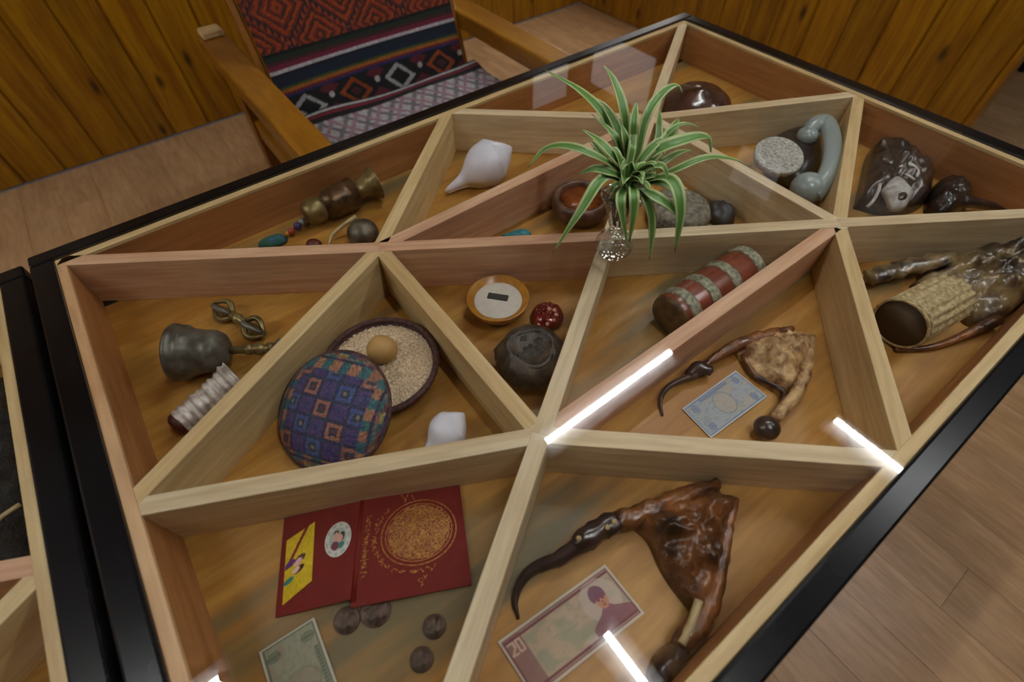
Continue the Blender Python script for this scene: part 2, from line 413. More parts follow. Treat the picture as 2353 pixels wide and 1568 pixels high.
def table(name, label, loc, swap=None):
    t = thing(name, label, 'table', loc)
    fx, fy = 0.0315, 0.027; ft = 0.004; sw = 0.0135
    for s in (-1, 1):
        mesh('frame_rail', box(2 * (HX + fx), fy, 0.075, (0, 0, 0), 0.0035, 2), M['black'], t, smooth=False, loc=(0, s * (HY + fy / 2), ZT + ft - 0.0375))
        mesh('frame_rail', box(fx, 2 * HY - 0.0005, 0.0755, (0, 0, 0), 0.0035, 2), M['black'], t, smooth=False, loc=(s * (HX + fx / 2), 0, ZT + ft - 0.03775))
        mesh('border_strip', box(2 * HX, sw, 0.006, (0, 0, 0), 0.0005), M['yellow'], t, smooth=False, loc=(0, s * (HY - sw / 2), ZT - 0.0032))
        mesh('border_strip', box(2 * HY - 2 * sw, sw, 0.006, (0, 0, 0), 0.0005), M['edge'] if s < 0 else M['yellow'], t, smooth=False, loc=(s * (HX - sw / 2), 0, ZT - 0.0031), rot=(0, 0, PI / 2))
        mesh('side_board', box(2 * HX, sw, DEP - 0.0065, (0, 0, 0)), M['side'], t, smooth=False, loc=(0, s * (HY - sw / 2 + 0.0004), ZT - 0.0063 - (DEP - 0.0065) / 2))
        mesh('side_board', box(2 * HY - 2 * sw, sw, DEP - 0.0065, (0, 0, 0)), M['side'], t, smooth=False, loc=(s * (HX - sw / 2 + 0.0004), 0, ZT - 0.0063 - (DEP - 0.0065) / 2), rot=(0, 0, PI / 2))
        for s2 in (-1, 1):
            mesh('leg', box(0.055, 0.055, 0.64, (0, 0, 0), 0.004), M['black'], t, smooth=False, loc=(s * (HX - 0.01), s2 * (HY - 0.01), 0.32))
    for i, (a, b, m) in enumerate(BOARDS):
        if swap: m = swap.get(m, m)
        p, q = Vector((*NODE[a], 0)), Vector((*NODE[b], 0)); d = (q - p).normalized(); L = (q - p).length
        s0 = 0.008 if a in 'ABCD' or a[0] == 'E' else 0.0
        s1 = 0.008 if b in 'ABCD' else 0.0
        p2, q2 = p + d * s0, q - d * s1; L = (q2 - p2).length; c = (p2 + q2) / 2
        dz = 0.0 if i < 4 else 0.0003 if i < 8 else 0.0006 + 0.0002 * (i % 4)
        mesh('divider', box(L, DW, DEP - 0.0004 - dz, (0, 0, 0), 0.0006), M[m], t, smooth=False, loc=(c.x, c.y, ZT - dz - 0.0002 - (DEP - 0.0004 - dz) / 2), rot=(0, 0, math.atan2(d.y, d.x)))
    for nd in ('N1', 'N2', 'N3', 'P'):
        mesh('corner_block', lathe([(0.0145, -DEP + 0.001), (0.0145, -0.0009)], 12), M['pale'], t, smooth=False, loc=(*NODE[nd], ZT))
    mesh('bottom_panel', box(2 * HX, 2 * HY, 0.012, (0, 0, 0)), M['bottom'], t, smooth=False, loc=(0, 0, Z0 - 0.006))
    gv, gf = box(2 * HX, 2 * HY, 0.003)
    gf = [q for q in gf if not all(gv[i].z < 0 for i in q)]      # one reflecting face per pane
    mesh('glass_top', (gv, gf), M['glass'], t, smooth=False, loc=(0, 0, ZT + 0.0019))
    return t
table('display_table', 'glass-topped pine display table in a black frame with triangular compartments', (0, 0, 0))
table('display_table', 'second black-framed display table cut off at the left edge', (-1.470, -0.012, 0), {'pale': 'pink', 'pink': 'edge'})
# ------------------------------------------------------------------ armchair behind the table
def smooth(a, b, x): t = np.clip((x - a) / (b - a), 0, 1); return t * t * (3 - 2 * t)
def mixc(base, c, m): return base * (1 - m[:, None]) + np.array(c, float) * m[:, None]
def nz2(u, v, s, seed=0):      # cheap value noise
    r = np.random.default_rng(seed); G = r.random((64, 64))
    x = (u * s) % 63; y = (v * s) % 63; i = x.astype(int); j = y.astype(int); a = x - i; b = y - j
    return (G[i, j] * (1 - a) + G[i + 1, j] * a) * (1 - b) + (G[i, j + 1] * (1 - a) + G[i + 1, j + 1] * a) * b

ch = thing('armchair', 'golden wooden armchair with a patterned woven cover behind the glass table', 'chair', (0.11, 1.0, 0))
SZ, JY = 0.455, 1.075
TH = math.radians(18)
def back_pattern(u, v):          # u across from x=-0.20 to 0.42, v metres up from the seat joint / 0.5
    x = -0.172 + 0.592 * u; L = v * 0.5
    c = np.tile(np.array([14., 14., 16.]), (len(u), 1))
    m = lambda a, b: ((L >= a) & (L < b)).astype(float)
    # diamond band
    k = (x - 0.19) / 0.148; kk = np.floor(k + 0.5); dx = (k - kk) * 0.148; dL = (L - 0.038)
    d = np.abs(dx) / 0.052 + np.abs(dL + 0.15 * dx) / 0.037
    band = L < 0.078
    ring = ((d > 0.66) & (d < 1.0) & band).astype(float)
    even = (np.mod(kk, 2) == 0)
    c = mixc(c, (168, 168, 166), ring * even); c = mixc(c, (150, 66, 14), ring * ~even)
    c = mixc(c, (74, 30, 34), ((d < 0.34) & band & ~even).astype(float))
    d2 = np.abs(np.abs(dx) - 0.074) / 0.03 + np.abs(dL - 0.03) / 0.02
    d3 = np.abs(np.abs(dx) - 0.074) / 0.034 + np.abs(dL + 0.03) / 0.022
    c = mixc(c, (92, 22, 34), (((d2 < 1) | (d3 < 1)) & band & (d > 1.05)).astype(float))
    dot = (np.hypot(np.abs(dx) - 0.074, dL - 0.012) < 0.008) & band
    c = mixc(c, (190, 188, 180), dot.astype(float))
    # stripes
    for a, b, q in ((0.078, 0.084, (30, 40, 96)), (0.084, 0.089, (112, 24, 40)), (0.089, 0.100, (160, 96, 22)), (0.100, 0.105, (60, 78, 36)), (0.105, 0.132, (16, 30, 52)), (0.132, 0.138, (12, 14, 20)),
                    (0.138, 0.147, (196, 192, 196)), (0.147, 0.158, (120, 26, 56)), (0.158, 0.166, (70, 30, 28)), (0.166, 0.178, (26, 44, 30)), (0.178, 0.188, (12, 12, 14))):
        c = mixc(c, q, m(a, b))
    # rust field with nested lozenges
    f = L >= 0.188
    px_, pL = 0.17, 0.16
    a = (x / px_) % 1 - 0.5; b = ((L - 0.2) / pL) % 1 - 0.5
    q = np.abs(a) + np.abs(b)
    r = np.mod(q * 6.5 + 0.3 * nz2(u, v, 60, 3), 1)
    c = np.where(f[:, None], np.array((160., 66., 8.)), c)
    c = mixc(c, (64, 30, 22), ((r < 0.30) & f).astype(float)); c = mixc(c, (120, 36, 18), ((r > 0.72) & f).astype(float))
    c = mixc(c, (36, 30, 40), ((q > 0.44) & (q < 0.54) & f & (np.mod(x * 160, 2) < 1)).astype(float))
    return c * (0.70 + 0.26 * nz2(u, v, 180, 5))[:, None]
def seat_pattern(u, v):          # v metres forward of the joint / 0.5
    x = -0.20 + 0.66 * u; L = v * 0.5
    c = np.tile(np.array([176., 174., 172.]), (len(u), 1))
    k = np.mod(x * 13 + L * 9, 1); k2 = np.mod(x * 13 - L * 9, 1)
    c = mixc(c, (112, 108, 112), ((k < 0.2) | (k2 < 0.2)).astype(float)); c = mixc(c, (150, 118, 132), ((np.abs(k - 0.5) < 0.09) | (np.abs(k2 - 0.5) < 0.09)).astype(float))
    for a, b, q in ((0, 0.006, (16, 16, 18)), (0.006, 0.014, (180, 176, 178)), (0.014, 0.020, (20, 18, 20)), (0.020, 0.030, (120, 28, 40)), (0.030, 0.048, (15, 14, 16))):
        c = mixc(c, q, ((L >= a) & (L < b)).astype(float))
    return c * (0.74 + 0.3 * nz2(u, v, 180, 8))[:, None]
by = lambda L: JY + math.sin(TH) * L
bz = lambda L: SZ + 0.012 + math.cos(TH) * L
vf, cc = sheet([(-0.172, by(0), bz(0)), (0.42, by(0), bz(0)), (0.42, by(0.5), bz(0.5)), (-0.172, by(0.5), bz(0.5))], 190, 170, back_pattern, 0.006,
               bend=lambda u, v: 0.006 * np.sin(u * 3.1) * np.sin(v * 9))
mesh('backrest_cover', vf, M['cloth'], ch, cols=cc, world=True, label='rust and black woven cloth with stripes and diamonds')
vf, cc = sheet([(-0.20, JY, SZ + 0.012), (0.46, JY, SZ + 0.012), (0.46, JY - 0.5, SZ + 0.006), (-0.20, JY - 0.5, SZ + 0.006)], 150, 110, seat_pattern, 0.008,
               bend=lambda u, v: 0.016 * np.exp(-(v / 0.10) ** 2) * (0.6 + 0.5 * np.sin(u * 7)) + 0.004 * np.sin(u * 11 + v * 5))
mesh('seat_cover', vf, M['cloth'], ch, cols=cc, world=True, label='grey white woven seat cloth with dark striped end')
mesh('seat', box(0.64, 0.56, 0.045, (0.12, 0.83, SZ - 0.022), 0.01), M['chair'], ch, smooth=False, world=True)
bk = Matrix.Translation((0.11, by(0), bz(0))) @ Matrix.Rotation(-TH, 4, 'X')
mesh('backrest', xf(box(0.575, 0.022, 0.52, (0.012, 0.02, 0.25), 0.006), bk), M['chair_leg'], ch, smooth=False, world=True)
for s, xa in ((-1, -0.227), (1, 0.478)):
    # arm: flat board, front leg, rear post
    mesh('armrest', box(0.08, 0.90, 0.05, (xa, 1.0, 0.595), 0.006, 2), M['chair'], ch, smooth=False, world=True)
    mesh('leg', box(0.045, 0.05, 0.57, (xa, 0.66, 0.285), 0.005), M['chair_leg'], ch, smooth=False, world=True)
    mesh('leg', box(0.045, 0.05, 0.57, (xa, 1.29, 0.285), 0.005), M['chair_leg'], ch, smooth=False, world=True)
    mesh('side_rail', box(0.026, 0.58, 0.06, (xa, 0.975, 0.40), 0.004), M['chair'], ch, smooth=False, world=True)
    mesh('stretcher', box(0.022, 0.58, 0.035, (xa, 0.975, 0.16), 0.004), M['chair'], ch, smooth=False, world=True)
    mesh('back_post', xf(box(0.02, 0.03, 0.60, (-0.2935 if s < 0 else 0.322, 0.02, 0.24), 0.004), bk), M['chair_leg'], ch, smooth=False, world=True)
mesh('arm_bracket', box(0.06, 0.05, 0.02, (-0.225, 1.42, 0.630), 0.004), M['yellow'], ch, smooth=False, world=True, label='pale wooden block on the rear end of the arm')

# ------------------------------------------------------------------ spider plant in a glass vase
PB = Vector((-0.0285, -0.032, ZT + 0.0036))
va = thing('plant_vase', 'small clear glass vase with a round foot standing on the glass table', 'vase', PB)
mesh('foot', lathe([(0.0, 0), (0.022, 0.0), (0.027, 0.006), (0.028, 0.014), (0.024, 0.024), (0.013, 0.031), (0.011, 0.034)], 28), M['vase'], va)
mesh('bowl', lathe([(0.011, 0.034), (0.010, 0.042), (0.014, 0.055), (0.021, 0.075), (0.027, 0.092), (0.029, 0.098)], 28), M['vase'], va)
mesh('rim', lathe([(0.0275, 0.0965), (0.029, 0.095), (0.0305, 0.0975), (0.029, 0.1), (0.0275, 0.0965)], 28), M['vase'], va)
ZCN = PB.z + 0.105
pl = thing('spider_plant', 'green and cream striped spider plant growing from the glass vase', 'plant', (PB.x, PB.y, PB.z + 0.06))
M['root'] = plain('roots', lin(120, 88, 48), 0.8, noise=0.4, scale=90)
for i in range(9):
    a = i * 2.4; p0 = Vector((PB.x + 0.008 * math.cos(a), PB.y + 0.008 * math.sin(a), ZCN)); r = random.uniform(0.004, 0.016)
    mesh('root', tube(catmull([p0, (PB.x + 0.012 * math.cos(a + 0.5), PB.y + 0.012 * math.sin(a + 0.5), ZCN - 0.025), (PB.x + 0.006 * math.cos(a + 1), PB.y + 0.006 * math.sin(a + 1), ZCN - 0.055)], 7), 0.0014, 5), M['root'], pl, world=True)
mesh('crown', cushion([(PB.x + 0.016 * math.cos(a) * (1 + 0.2 * math.sin(3 * a)), PB.y + 0.016 * math.sin(a)) for a in np.linspace(0, 5.8, 10)], ZCN - 0.012, 0.02, 24, 6, seed=3), plain('crown_green', lin(84, 120, 40), 0.6, noise=0.5, scale=200), pl, world=True)
def leaf(P, wid, wob=0.0):
    n = 18; C = catmull(P, n)
    vv, ff, cc = [], [], []
    ax = Vector((PB.x, PB.y, 0))
    for i, p in enumerate(C):
        t = i / (n - 1)
        tg = (C[min(i + 1, n - 1)] - C[max(i - 1, 0)]).normalized()
        rad = Vector((p.x - ax.x, p.y - ax.y, 0)); rad = rad.normalized() if rad.length > 1e-4 else Vector((1, 0, 0))
        nrm = (Vector((0, 0, 1)) - rad * 0.55 * max(0.0, tg.z) + Vector((-0.25, -0.3, 0.2)))
        sd = tg.cross(nrm).normalized(); nn = sd.cross(tg).normalized()
        sd = (sd * math.cos(wob * t) + nn * math.sin(wob * t)); nn = sd.cross(tg).normalized()
        wd = wid * min(1.0, 0.45 + 1.6 * t) * (1 - max(0, (t - 0.45) / 0.55) ** 1.7) + 0.0004
        for k_ in range(7):
            q = (-1, -0.66, -0.5, 0, 0.5, 0.66, 1)[k_]
            vv.append(p + sd * (q * wd) + nn * (abs(q) * wd * 0.38))
            g = 1.0 if abs(q) < 0.6 else 0.0
            green = np.array([0.076, 0.20, 0.032]) * (0.85 + 0.4 * t) + 0.02 * (k_ == 3)
            cream = np.array([0.36, 0.44, 0.19])
            cc.append((green * g + cream * (1 - g)) if t < 0.96 else np.array([0.16, 0.12, 0.05]))
    for i in range(n - 1):
        for k_ in range(6):
            ff.append((i * 7 + k_, i * 7 + k_ + 1, (i + 1) * 7 + k_ + 1, (i + 1) * 7 + k_))
    o = mesh('leaf', (vv, ff), M['leaf'], pl, cols=np.array(cc), world=True)
    md = o.modifiers.new('thickness', 'SOLIDIFY'); md.thickness = 0.0006
h0 = ZCN
def LP(*pts): return [V(x, y, h0 + dz) for x, y, dz in pts]
CR = (1448, 410, 0.0)
LEAVES = [((1446, 400, .0), (1400, 285, .05), (1340, 215, .065), (1252, 160, .05), .0066), ((1447, 395, .0), (1434, 265, .07), (1412, 190, .095), (1387, 150, .10), .0062),
  ((1444, 400, .0), (1424, 310, .05), (1392, 250, .06), (1362, 221, .055), .0066), ((1455, 390, .0), (1455, 310, .06), (1458, 265, .08), (1463, 232, .09), .0055),
  ((1458, 400, .0), (1482, 280, .06), (1515, 222, .08), (1553, 197, .08), (1569, 214, .07), .0062), ((1462, 400, .0), (1508, 330, .03), (1514, 285, .045), (1516, 247, .05), .0048),
  ((1465, 405, .0), (1515, 345, .03), (1545, 300, .04), (1560, 270, .035), .0085), ((1455, 400, .0), (1500, 352, .045), (1560, 326, .06), (1622, 315, .055), (1634, 350, .035), .0085),
  ((1470, 425, .0), (1540, 396, .03), (1620, 364, .04), (1680, 366, .03), (1726, 382, .01), .0052), ((1440, 405, .0), (1382, 366, .05), (1312, 338, .06), (1255, 342, .045), (1213, 384, .02), .0056),
  ((1442, 405, .0), (1415, 368, .04), (1380, 328, .055), (1336, 296, .05), .0062), ((1440, 415, .0), (1405, 398, .03), (1368, 388, .035), (1328, 400, .02), .0058),
  ((1438, 420, .0), (1385, 412, .03), (1335, 485, .01), (1270, 582, -.05), .0072), ((1445, 425, .0), (1426, 452, .03), (1430, 505, .005), (1443, 570, -.04), .0060),
  ((1450, 420, .0), (1456, 440, .035), (1456, 490, .015), (1446, 556, -.03), .0058), ((1458, 425, .0), (1484, 455, .025), (1498, 520, -.01), (1492, 598, -.06), .0055),
  ((1460, 425, .0), (1495, 446, .03), (1540, 474, .02), (1566, 508, .0), .0062), ((1462, 420, .0), (1538, 412, .04), (1563, 480, .02), (1551, 580, -.04), .0075),
  ((1465, 400, .0), (1530, 310, .04), (1572, 285, .05), (1610, 294, .04), .0032), ((1440, 405, .0), (1420, 330, .05), (1400, 300, .06), (1360, 262, .05), .0048),
  ((1440, 412, .0), (1400, 376, .02), (1365, 332, .02), (1352, 325, .01), .004), ((1460, 415, .0), (1520, 375, .03), (1560, 352, .03), (1590, 345, .02), .005),
  ((1462, 425, .0), (1510, 420, .025), (1545, 435, .02), (1560, 455, .0), .0045), ((1448, 400, .0), (1440, 345, .04), (1436, 315, .06), (1428, 285, .07), .006)]
for i, L in enumerate(LEAVES): leaf(LP(*L[:-1]), L[-1], random.uniform(-0.5, 0.5))
for i in range(26):
    a = random.uniform(0, 2 * PI); r = random.uniform(0.02, 0.06); hh = random.uniform(0.02, 0.065)
    c = Vector((PB.x, PB.y, h0)); d = Vector((math.cos(a), math.sin(a), 0))
    leaf([c, c + d * r * 0.35 + Vector((0, 0, hh * 0.7)), c + d * r * 0.75 + Vector((0, 0, hh)), c + d * r + Vector((0, 0, hh * random.uniform(0.6, 1.05)))], random.uniform(0.0035, 0.006), random.uniform(-0.6, 0.6))

# ------------------------------------------------------------------ shells
M['shell'] = plain('white_shell', lin(242, 242, 255), 0.35, noise=0.08, scale=30, coat=0.2)
def conch(tip, end, rmax, label, lift):
    p, q = Vector(tip), Vector(end); L = (q - p).length
    c = thing('conch_shell', label, 'shell', (p.x, p.y, Z0), 0, 'white conch shells')
    prof = [(0.0, 0), (0.10, 0.01), (0.15, 0.08), (0.23, 0.2), (0.36, 0.31), (0.68, 0.41), (0.90, 0.49), (1.0, 0.58), (1.0, 0.68), (0.92, 0.77), (0.80, 0.80), (0.66, 0.85), (0.60, 0.86), (0.46, 0.905), (0.40, 0.915), (0.27, 0.955), (0.22, 0.962), (0.08, 0.995), (0.0, 1.0)]
    zz = [b for a, b in prof]; rr = [a for a, b in prof]
    n = 64; rs_ = np.interp(np.linspace(0, 1, n), zz, rr); rk = np.convolve(np.pad(rs_, 3, mode='edge'), np.ones(7) / 7, 'valid'); rk[0] = rk[-1] = 0.0
    P = list(zip(rk.tolist(), np.linspace(0, 1, n).tolist()))
    def dsp(r, z, a, i):
        z = z / L; sp = math.sin(a + 34 * z) * 0.03 * (z > 0.72) + 0.06 * math.cos(a - 2.2) * (z > 0.3)
        kn = 0.05 * max(0, math.cos(7 * a)) * math.exp(-((z - 0.73) / 0.05) ** 2)
        return r * (1 + sp + kn)
    v, f = lathe([(r * rmax, s * L) for r, s in P], 40, dsp)
    mesh('body', xf((v, f), axis_M(p, q)), M['shell'], c, world=True)
    # flared lip along the opening
    A = axis_M(p, q)
    lip = [A @ Vector((rmax * float(np.interp(s, zz, rr)) * 1.02 * math.cos(-1.9), rmax * float(np.interp(s, zz, rr)) * 1.02 * math.sin(-1.9), s * L)) for s in np.linspace(0.03, 0.8, 16)]
    mesh('lip', tube(lip, lerpl([0.12, 0.2, 0.3, 0.2], 16) if False else [rmax * x for x in lerpl([0.06, 0.12, 0.16, 0.1], 16)], 8), M['shell'], c, world=True)
    return c
conch(V(1022, 441, Z0 + 0.010), V(1176, 338, Z0 + 0.056), 0.040, 'large white conch shell with a long pointed end in the back compartment', 0)
conch(V(960, 1058, Z0 + 0.010), V(1067, 950, Z0 + 0.034), 0.024, 'small white conch shell lying beside the woven basket', 0)

# ------------------------------------------------------------------ ritual bell, dorje, ribbed shell, cell at the left
M['bronze'] = plain('dark_bronze', lin(112, 108, 98), 0.42, 0.35, c2=lin(76, 72, 64), scale=60, bump=0.15)
M['brass'] = plain('old_brass', lin(150, 134, 88), 0.4, 0.6, c2=lin(104, 88, 54), scale=40, bump=0.2)
p, q = V(402, 811, Z0 + 0.040), V(516, 806, Z0 + 0.033)
bl = thing('hand_bell', 'dark bronze hand bell lying on its side with a brass handle', 'bell', (p.x, p.y, Z0))
R_ = 0.0405
bp_ = [(0.028, 0.03), (0.035, 0.004), (R_ * 0.99, 0.0), (R_ * 1.02, 0.003), (R_ * 1.0, 0.007), (R_ * 0.965, 0.009), (R_ * 0.95, 0.016), (R_ * 0.965, 0.0175), (0.0375, 0.019), (0.0345, 0.024), (0.0322, 0.031), (0.0308, 0.040), (0.0300, 0.047), (0.0306, 0.0485), (0.0296, 0.0505), (0.0300, 0.0535), (0.0288, 0.057), (0.0245, 0.064), (0.0165, 0.069), (0.008, 0.0715), (0.0, 0.072)]
A = axis_M(p, q)
mesh('body', xf(lathe(bp_, 44, lambda r, z, a, i: r * (1 + (0.012 * math.cos(22 * a) if 5 <= i <= 6 else 0))), A), M['bronze'], bl, world=True)
hp = [(0.0055, 0.070), (0.0055, 0.092), (0.008, 0.094), (0.008, 0.099), (0.0055, 0.101), (0.008, 0.105), (0.0095, 0.110), (0.008, 0.115), (0.0055, 0.118), (0.009, 0.122), (0.009, 0.128), (0.005, 0.131)]
hd = mesh('handle', xf(lathe(hp, 18, lambda r, z, a, i: r * (1 + 0.08 * math.cos(6 * a))), A), M['brass'], bl, world=True)
for k_ in range(4):
    a = k_ * PI / 2 + 0.4; d = Vector((math.cos(a), math.sin(a), 0))
    mesh('prong', tube([A @ (d * 0.004 + Vector((0, 0, 0.129))), A @ (d * 0.012 + Vector((0, 0, 0.136))), A @ (d * 0.011 + Vector((0, 0, 0.145))), A @ (d * 0.003 + Vector((0, 0, 0.152)))], [0.0024, 0.003, 0.0026, 0.0016], 7), M['bronze'], hd, world=True)
p, q = V(492, 700, Z0 + 0.016), V(606, 768, Z0 + 0.016)
dj = thing('dorje', 'small pronged brass dorje sceptre lying above the bell', 'sceptre', (p.x, p.y, Z0))
L = (q - p).length; A = axis_M((p + q) / 2, q)
mesh('grip', xf(lathe([(0.003, -0.016), (0.007, -0.013), (0.004, -0.008), (0.0075, -0.004), (0.0085, 0), (0.0075, 0.004), (0.004, 0.008), (0.007, 0.013), (0.003, 0.016)], 16), A), M['brass'], dj, world=True)
for s in (-1, 1):
    for k_ in range(5):
        a = k_ * PI / 2 + 0.5; d = Vector((math.cos(a), math.sin(a), 0)) if k_ < 4 else Vector((0, 0, 0))
        mesh('prong', tube(catmull([A @ (d * 0.003 + Vector((0, 0, s * 0.014))), A @ (d * 0.014 + Vector((0, 0, s * (0.014 + 0.3 * (L / 2 - 0.014))))), A @ (d * 0.013 + Vector((0, 0, s * (0.014 + 0.65 * (L / 2 - 0.014))))), A @ (d * 0.002 + Vector((0, 0, s * L / 2)))], 8), lerpl([0.0036, 0.0046, 0.0042, 0.002], 8), 7), M['bronze'] if k_ % 2 else M['brass'], dj, world=True)
M['ribbed'] = plain('ribbed_silver', lin(224, 214, 206), 0.3, 0.1, c2=lin(150, 138, 128), scale=70, bump=0.3)
p, q = V(416, 972, Z0 + 0.018), V(548, 868, Z0 + 0.026)
rs = thing('ribbed_shell', 'ribbed pale grey spiral shell with a dark red end below the bell', 'shell', (p.x, p.y, Z0))
L = (q - p).length
pr = []
for s in np.linspace(0, 1, 60): pr.append(((0.016 + 0.011 * s) * (1 + 0.055 * math.sin(s * 58) + 0.04 * math.sin(s * 23)), s * L))
mesh('body', xf(lathe(pr, 28, lambda r, z, a, i: r * (1 + 0.06 * math.sin(a * 2 + z * 60))), axis_M(p, q)), M['ribbed'], rs, world=True)
mesh('end_cap', xf(lathe([(0.0, -0.010), (0.012, -0.009), (0.0165, -0.004), (0.0165, 0.002), (0.015, 0.004)], 24), axis_M(p, q)), plain('dark_red_wax', lin(84, 22, 18), 0.5, noise=0.4), rs, world=True)

# ------------------------------------------------------------------ woven basket, rice and egg
M['rim'] = plain('purple_brown_cane', lin(92, 58, 56), 0.7, c2=lin(58, 34, 36), scale=140, bump=0.5)
TC = Vector((-0.3925, 0.0360, Z0))
tr_ = thing('woven_basket', 'round purple-brown woven basket holding puffed grain and an egg', 'basket', TC)
mesh('body', lathe([(0.0, 0.0), (0.056, 0.0), (0.068, 0.006), (0.075, 0.018), (0.0785, 0.034), (0.0755, 0.035), (0.073, 0.026), (0.060, 0.020), (0.0, 0.020)], 64), M['rim'], tr_)
v, f = [], []
for j in range(120):
    for k_ in range(8):
        a = 2 * PI * j / 120; b = 2 * PI * k_ / 8 + a * 20; rr = 0.0042 * (1 + 0.25 * math.sin(a * 60))
        v.append(Vector(((0.0775 + rr * math.cos(b)) * math.cos(a), (0.0775 + rr * math.cos(b)) * math.sin(a), 0.034 + rr * math.sin(b))))
for j in range(120):
    for k_ in range(8):
        f.append((j * 8 + k_, ((j + 1) % 120) * 8 + k_, ((j + 1) % 120) * 8 + (k_ + 1) % 8, j * 8 + (k_ + 1) % 8))
mesh('twisted_rim', (v, f), M['rim'], tr_)
M['rice'] = plain('puffed_grain', lin(240, 218, 188), 0.75, c2=lin(196, 168, 132), scale=300)
bv, bf = lathe([(0.0, 0.032), (0.04, 0.0315), (0.066, 0.029), (0.073, 0.026)][::-1], 40)
vs, fs = [(x + TC) for x in bv], list(bf)
for i in range(2400):
    r = 0.0715 * math.sqrt(random.random()); a = random.uniform(0, 2 * PI)
    c = TC + Vector((r * math.cos(a), r * math.sin(a), 0.0322 - 0.004 * (r / 0.072) ** 2 + random.uniform(-0.0006, 0.0008)))
    d = random.uniform(0, PI); l, w_ = random.uniform(0.0022, 0.003), random.uniform(0.0011, 0.0015)
    e1 = Vector((math.cos(d), math.sin(d), random.uniform(-0.3, 0.3))) * l; e2 = Vector((-math.sin(d), math.cos(d), 0)) * w_; e3 = Vector((0, 0, w_))
    o = len(vs); vs += [c + e1, c - e1, c + e2, c - e2, c + e3, c - e3]
    fs += [(o, o + 2, o + 4), (o + 2, o + 1, o + 4), (o + 1, o + 3, o + 4), (o + 3, o, o + 4)]
rc = mesh('puffed_grain', ([x - TC for x in vs], fs), M['rice'], None, loc=TC, smooth=False)
tag(rc, 'pale puffed grain filling the round woven basket', 'grain', kind='stuff')
ec = V(877, 804, Z0 + 0.046)
eg = mesh('egg', lathe([(0.0, -0.018)] + [(0.0195 * math.sin(t) * (1 + 0.10 * math.cos(t)), -0.018 * math.cos(t) if t < PI / 2 else -0.022 * math.cos(t)) for t in np.linspace(0.15, PI - 0.15, 18)] + [(0.0, 0.022)], 28), plain('egg_shell', lin(188, 146, 86), 0.6, noise=0.05), None)
eg.scale = (1.05, 1.05, 1.05); eg.location = ec; eg.rotation_euler = (1.3, 0.2, 0.6); tag(eg, 'tan egg resting on the puffed grain in the woven basket', 'egg')

PAL = np.array([(30, 92, 98), (96, 44, 96), (190, 110, 80), (196, 176, 90), (36, 48, 110), (58, 128, 112), (150, 60, 70), (24, 26, 52), (120, 120, 122)], float)
def lid_pattern(x, y):
    th = 0.62
    a = x * math.cos(th) + y * math.sin(th); b = -x * math.sin(th) + y * math.cos(th)
    c = np.tile(np.array([34., 40., 74.]), (len(x), 1))
    per = 0.0235
    i = np.floor(a / per + 0.5); j = np.floor(b / per + 0.5); da = a - i * per; db = b - j * per
    inner = (np.abs(a + 0.006) < 0.053) & (np.abs(b) < 0.053)
    m = np.maximum(np.abs(da), np.abs(db)) / (per / 2)
    h = np.mod((i * 3 + j * 5).astype(int), 4)
    ringc = np.where((h == 0)[:, None], (176., 96., 76.), np.where((h == 1)[:, None], (40., 118., 112.), np.where((h == 2)[:, None], (60., 76., 140.), (150., 140., 86.))))
    corec = np.where((h == 0)[:, None], (110., 36., 60.), np.where((h == 1)[:, None], (36., 40., 96.), np.where((h == 2)[:, None], (150., 120., 90.), (70., 40., 96.))))
    on = np.mod(i + j, 2) == 0
    c = np.where((inner & (m < 0.82) & (m > 0.45))[:, None], np.where(on[:, None], ringc, (72., 44., 104.)), c)
    c = np.where((inner & (m <= 0.45) & (m > 0.2))[:, None], np.where(on[:, None], (34., 44., 66.), (52., 50., 110.)), c)
    c = np.where((inner & (m <= 0.2))[:, None], corec, c)
    # border bands
    o = ~inner; e = np.maximum(np.abs(a), np.abs(b))
    alt = np.floor((a + b) * 240 + 40).astype(int) % len(PAL); alt2 = np.floor(np.where(np.abs(a) > np.abs(b), b, a) * 75 + 40).astype(int) % len(PAL)
    c = np.where((o & (e < 0.062))[:, None], np.where((np.mod(alt2, 2) == 0)[:, None], (186., 108., 74.), (38., 96., 104.)), c)
    c = np.where((o & (e >= 0.062))[:, None], PAL[(alt2 * 3 + np.floor(e * 260).astype(int)) % len(PAL)] * 0.8, c)
    s = np.sin(a * 1500) * np.sin(b * 1500)
    pk = PAL[rng.integers(0, len(PAL), len(x))]; c = c * 0.78 + pk * 0.22; c = c * np.array([0.92, 1.0, 1.0])
    return c * (0.80 + 0.22 * (s > 0) + 0.12 * rng.random(len(x)))[:, None]
LR = 0.0765
n, rg = 160, 60
v = [Vector((0, 0, 0.024))]; f = []
for i in range(1, rg + 1):
    r = LR * i / rg; z = 0.024 * (1 - (i / rg) ** 2.6)
    for k_ in range(n): a = 2 * PI * k_ / n; v.append(Vector((r * math.cos(a), r * math.sin(a), z)))
for k_ in range(n): f.append((0, 1 + k_, 1 + (k_ + 1) % n))
for i in range(rg - 1):
    for k_ in range(n):
        f.append((1 + i * n + k_, 1 + (i + 1) * n + k_, 1 + (i + 1) * n + (k_ + 1) % n, 1 + i * n + (k_ + 1) % n))
m0 = 1 + (rg - 1) * n; base = len(v)
for k_ in range(n): a = 2 * PI * k_ / n; v.append(Vector((LR * math.cos(a), LR * math.sin(a), -0.006)))
for k_ in range(n): f.append((m0 + k_, base + k_, base + (k_ + 1) % n, m0 + (k_ + 1) % n))
f.append(tuple(reversed([base + k_ for k_ in range(n)])))
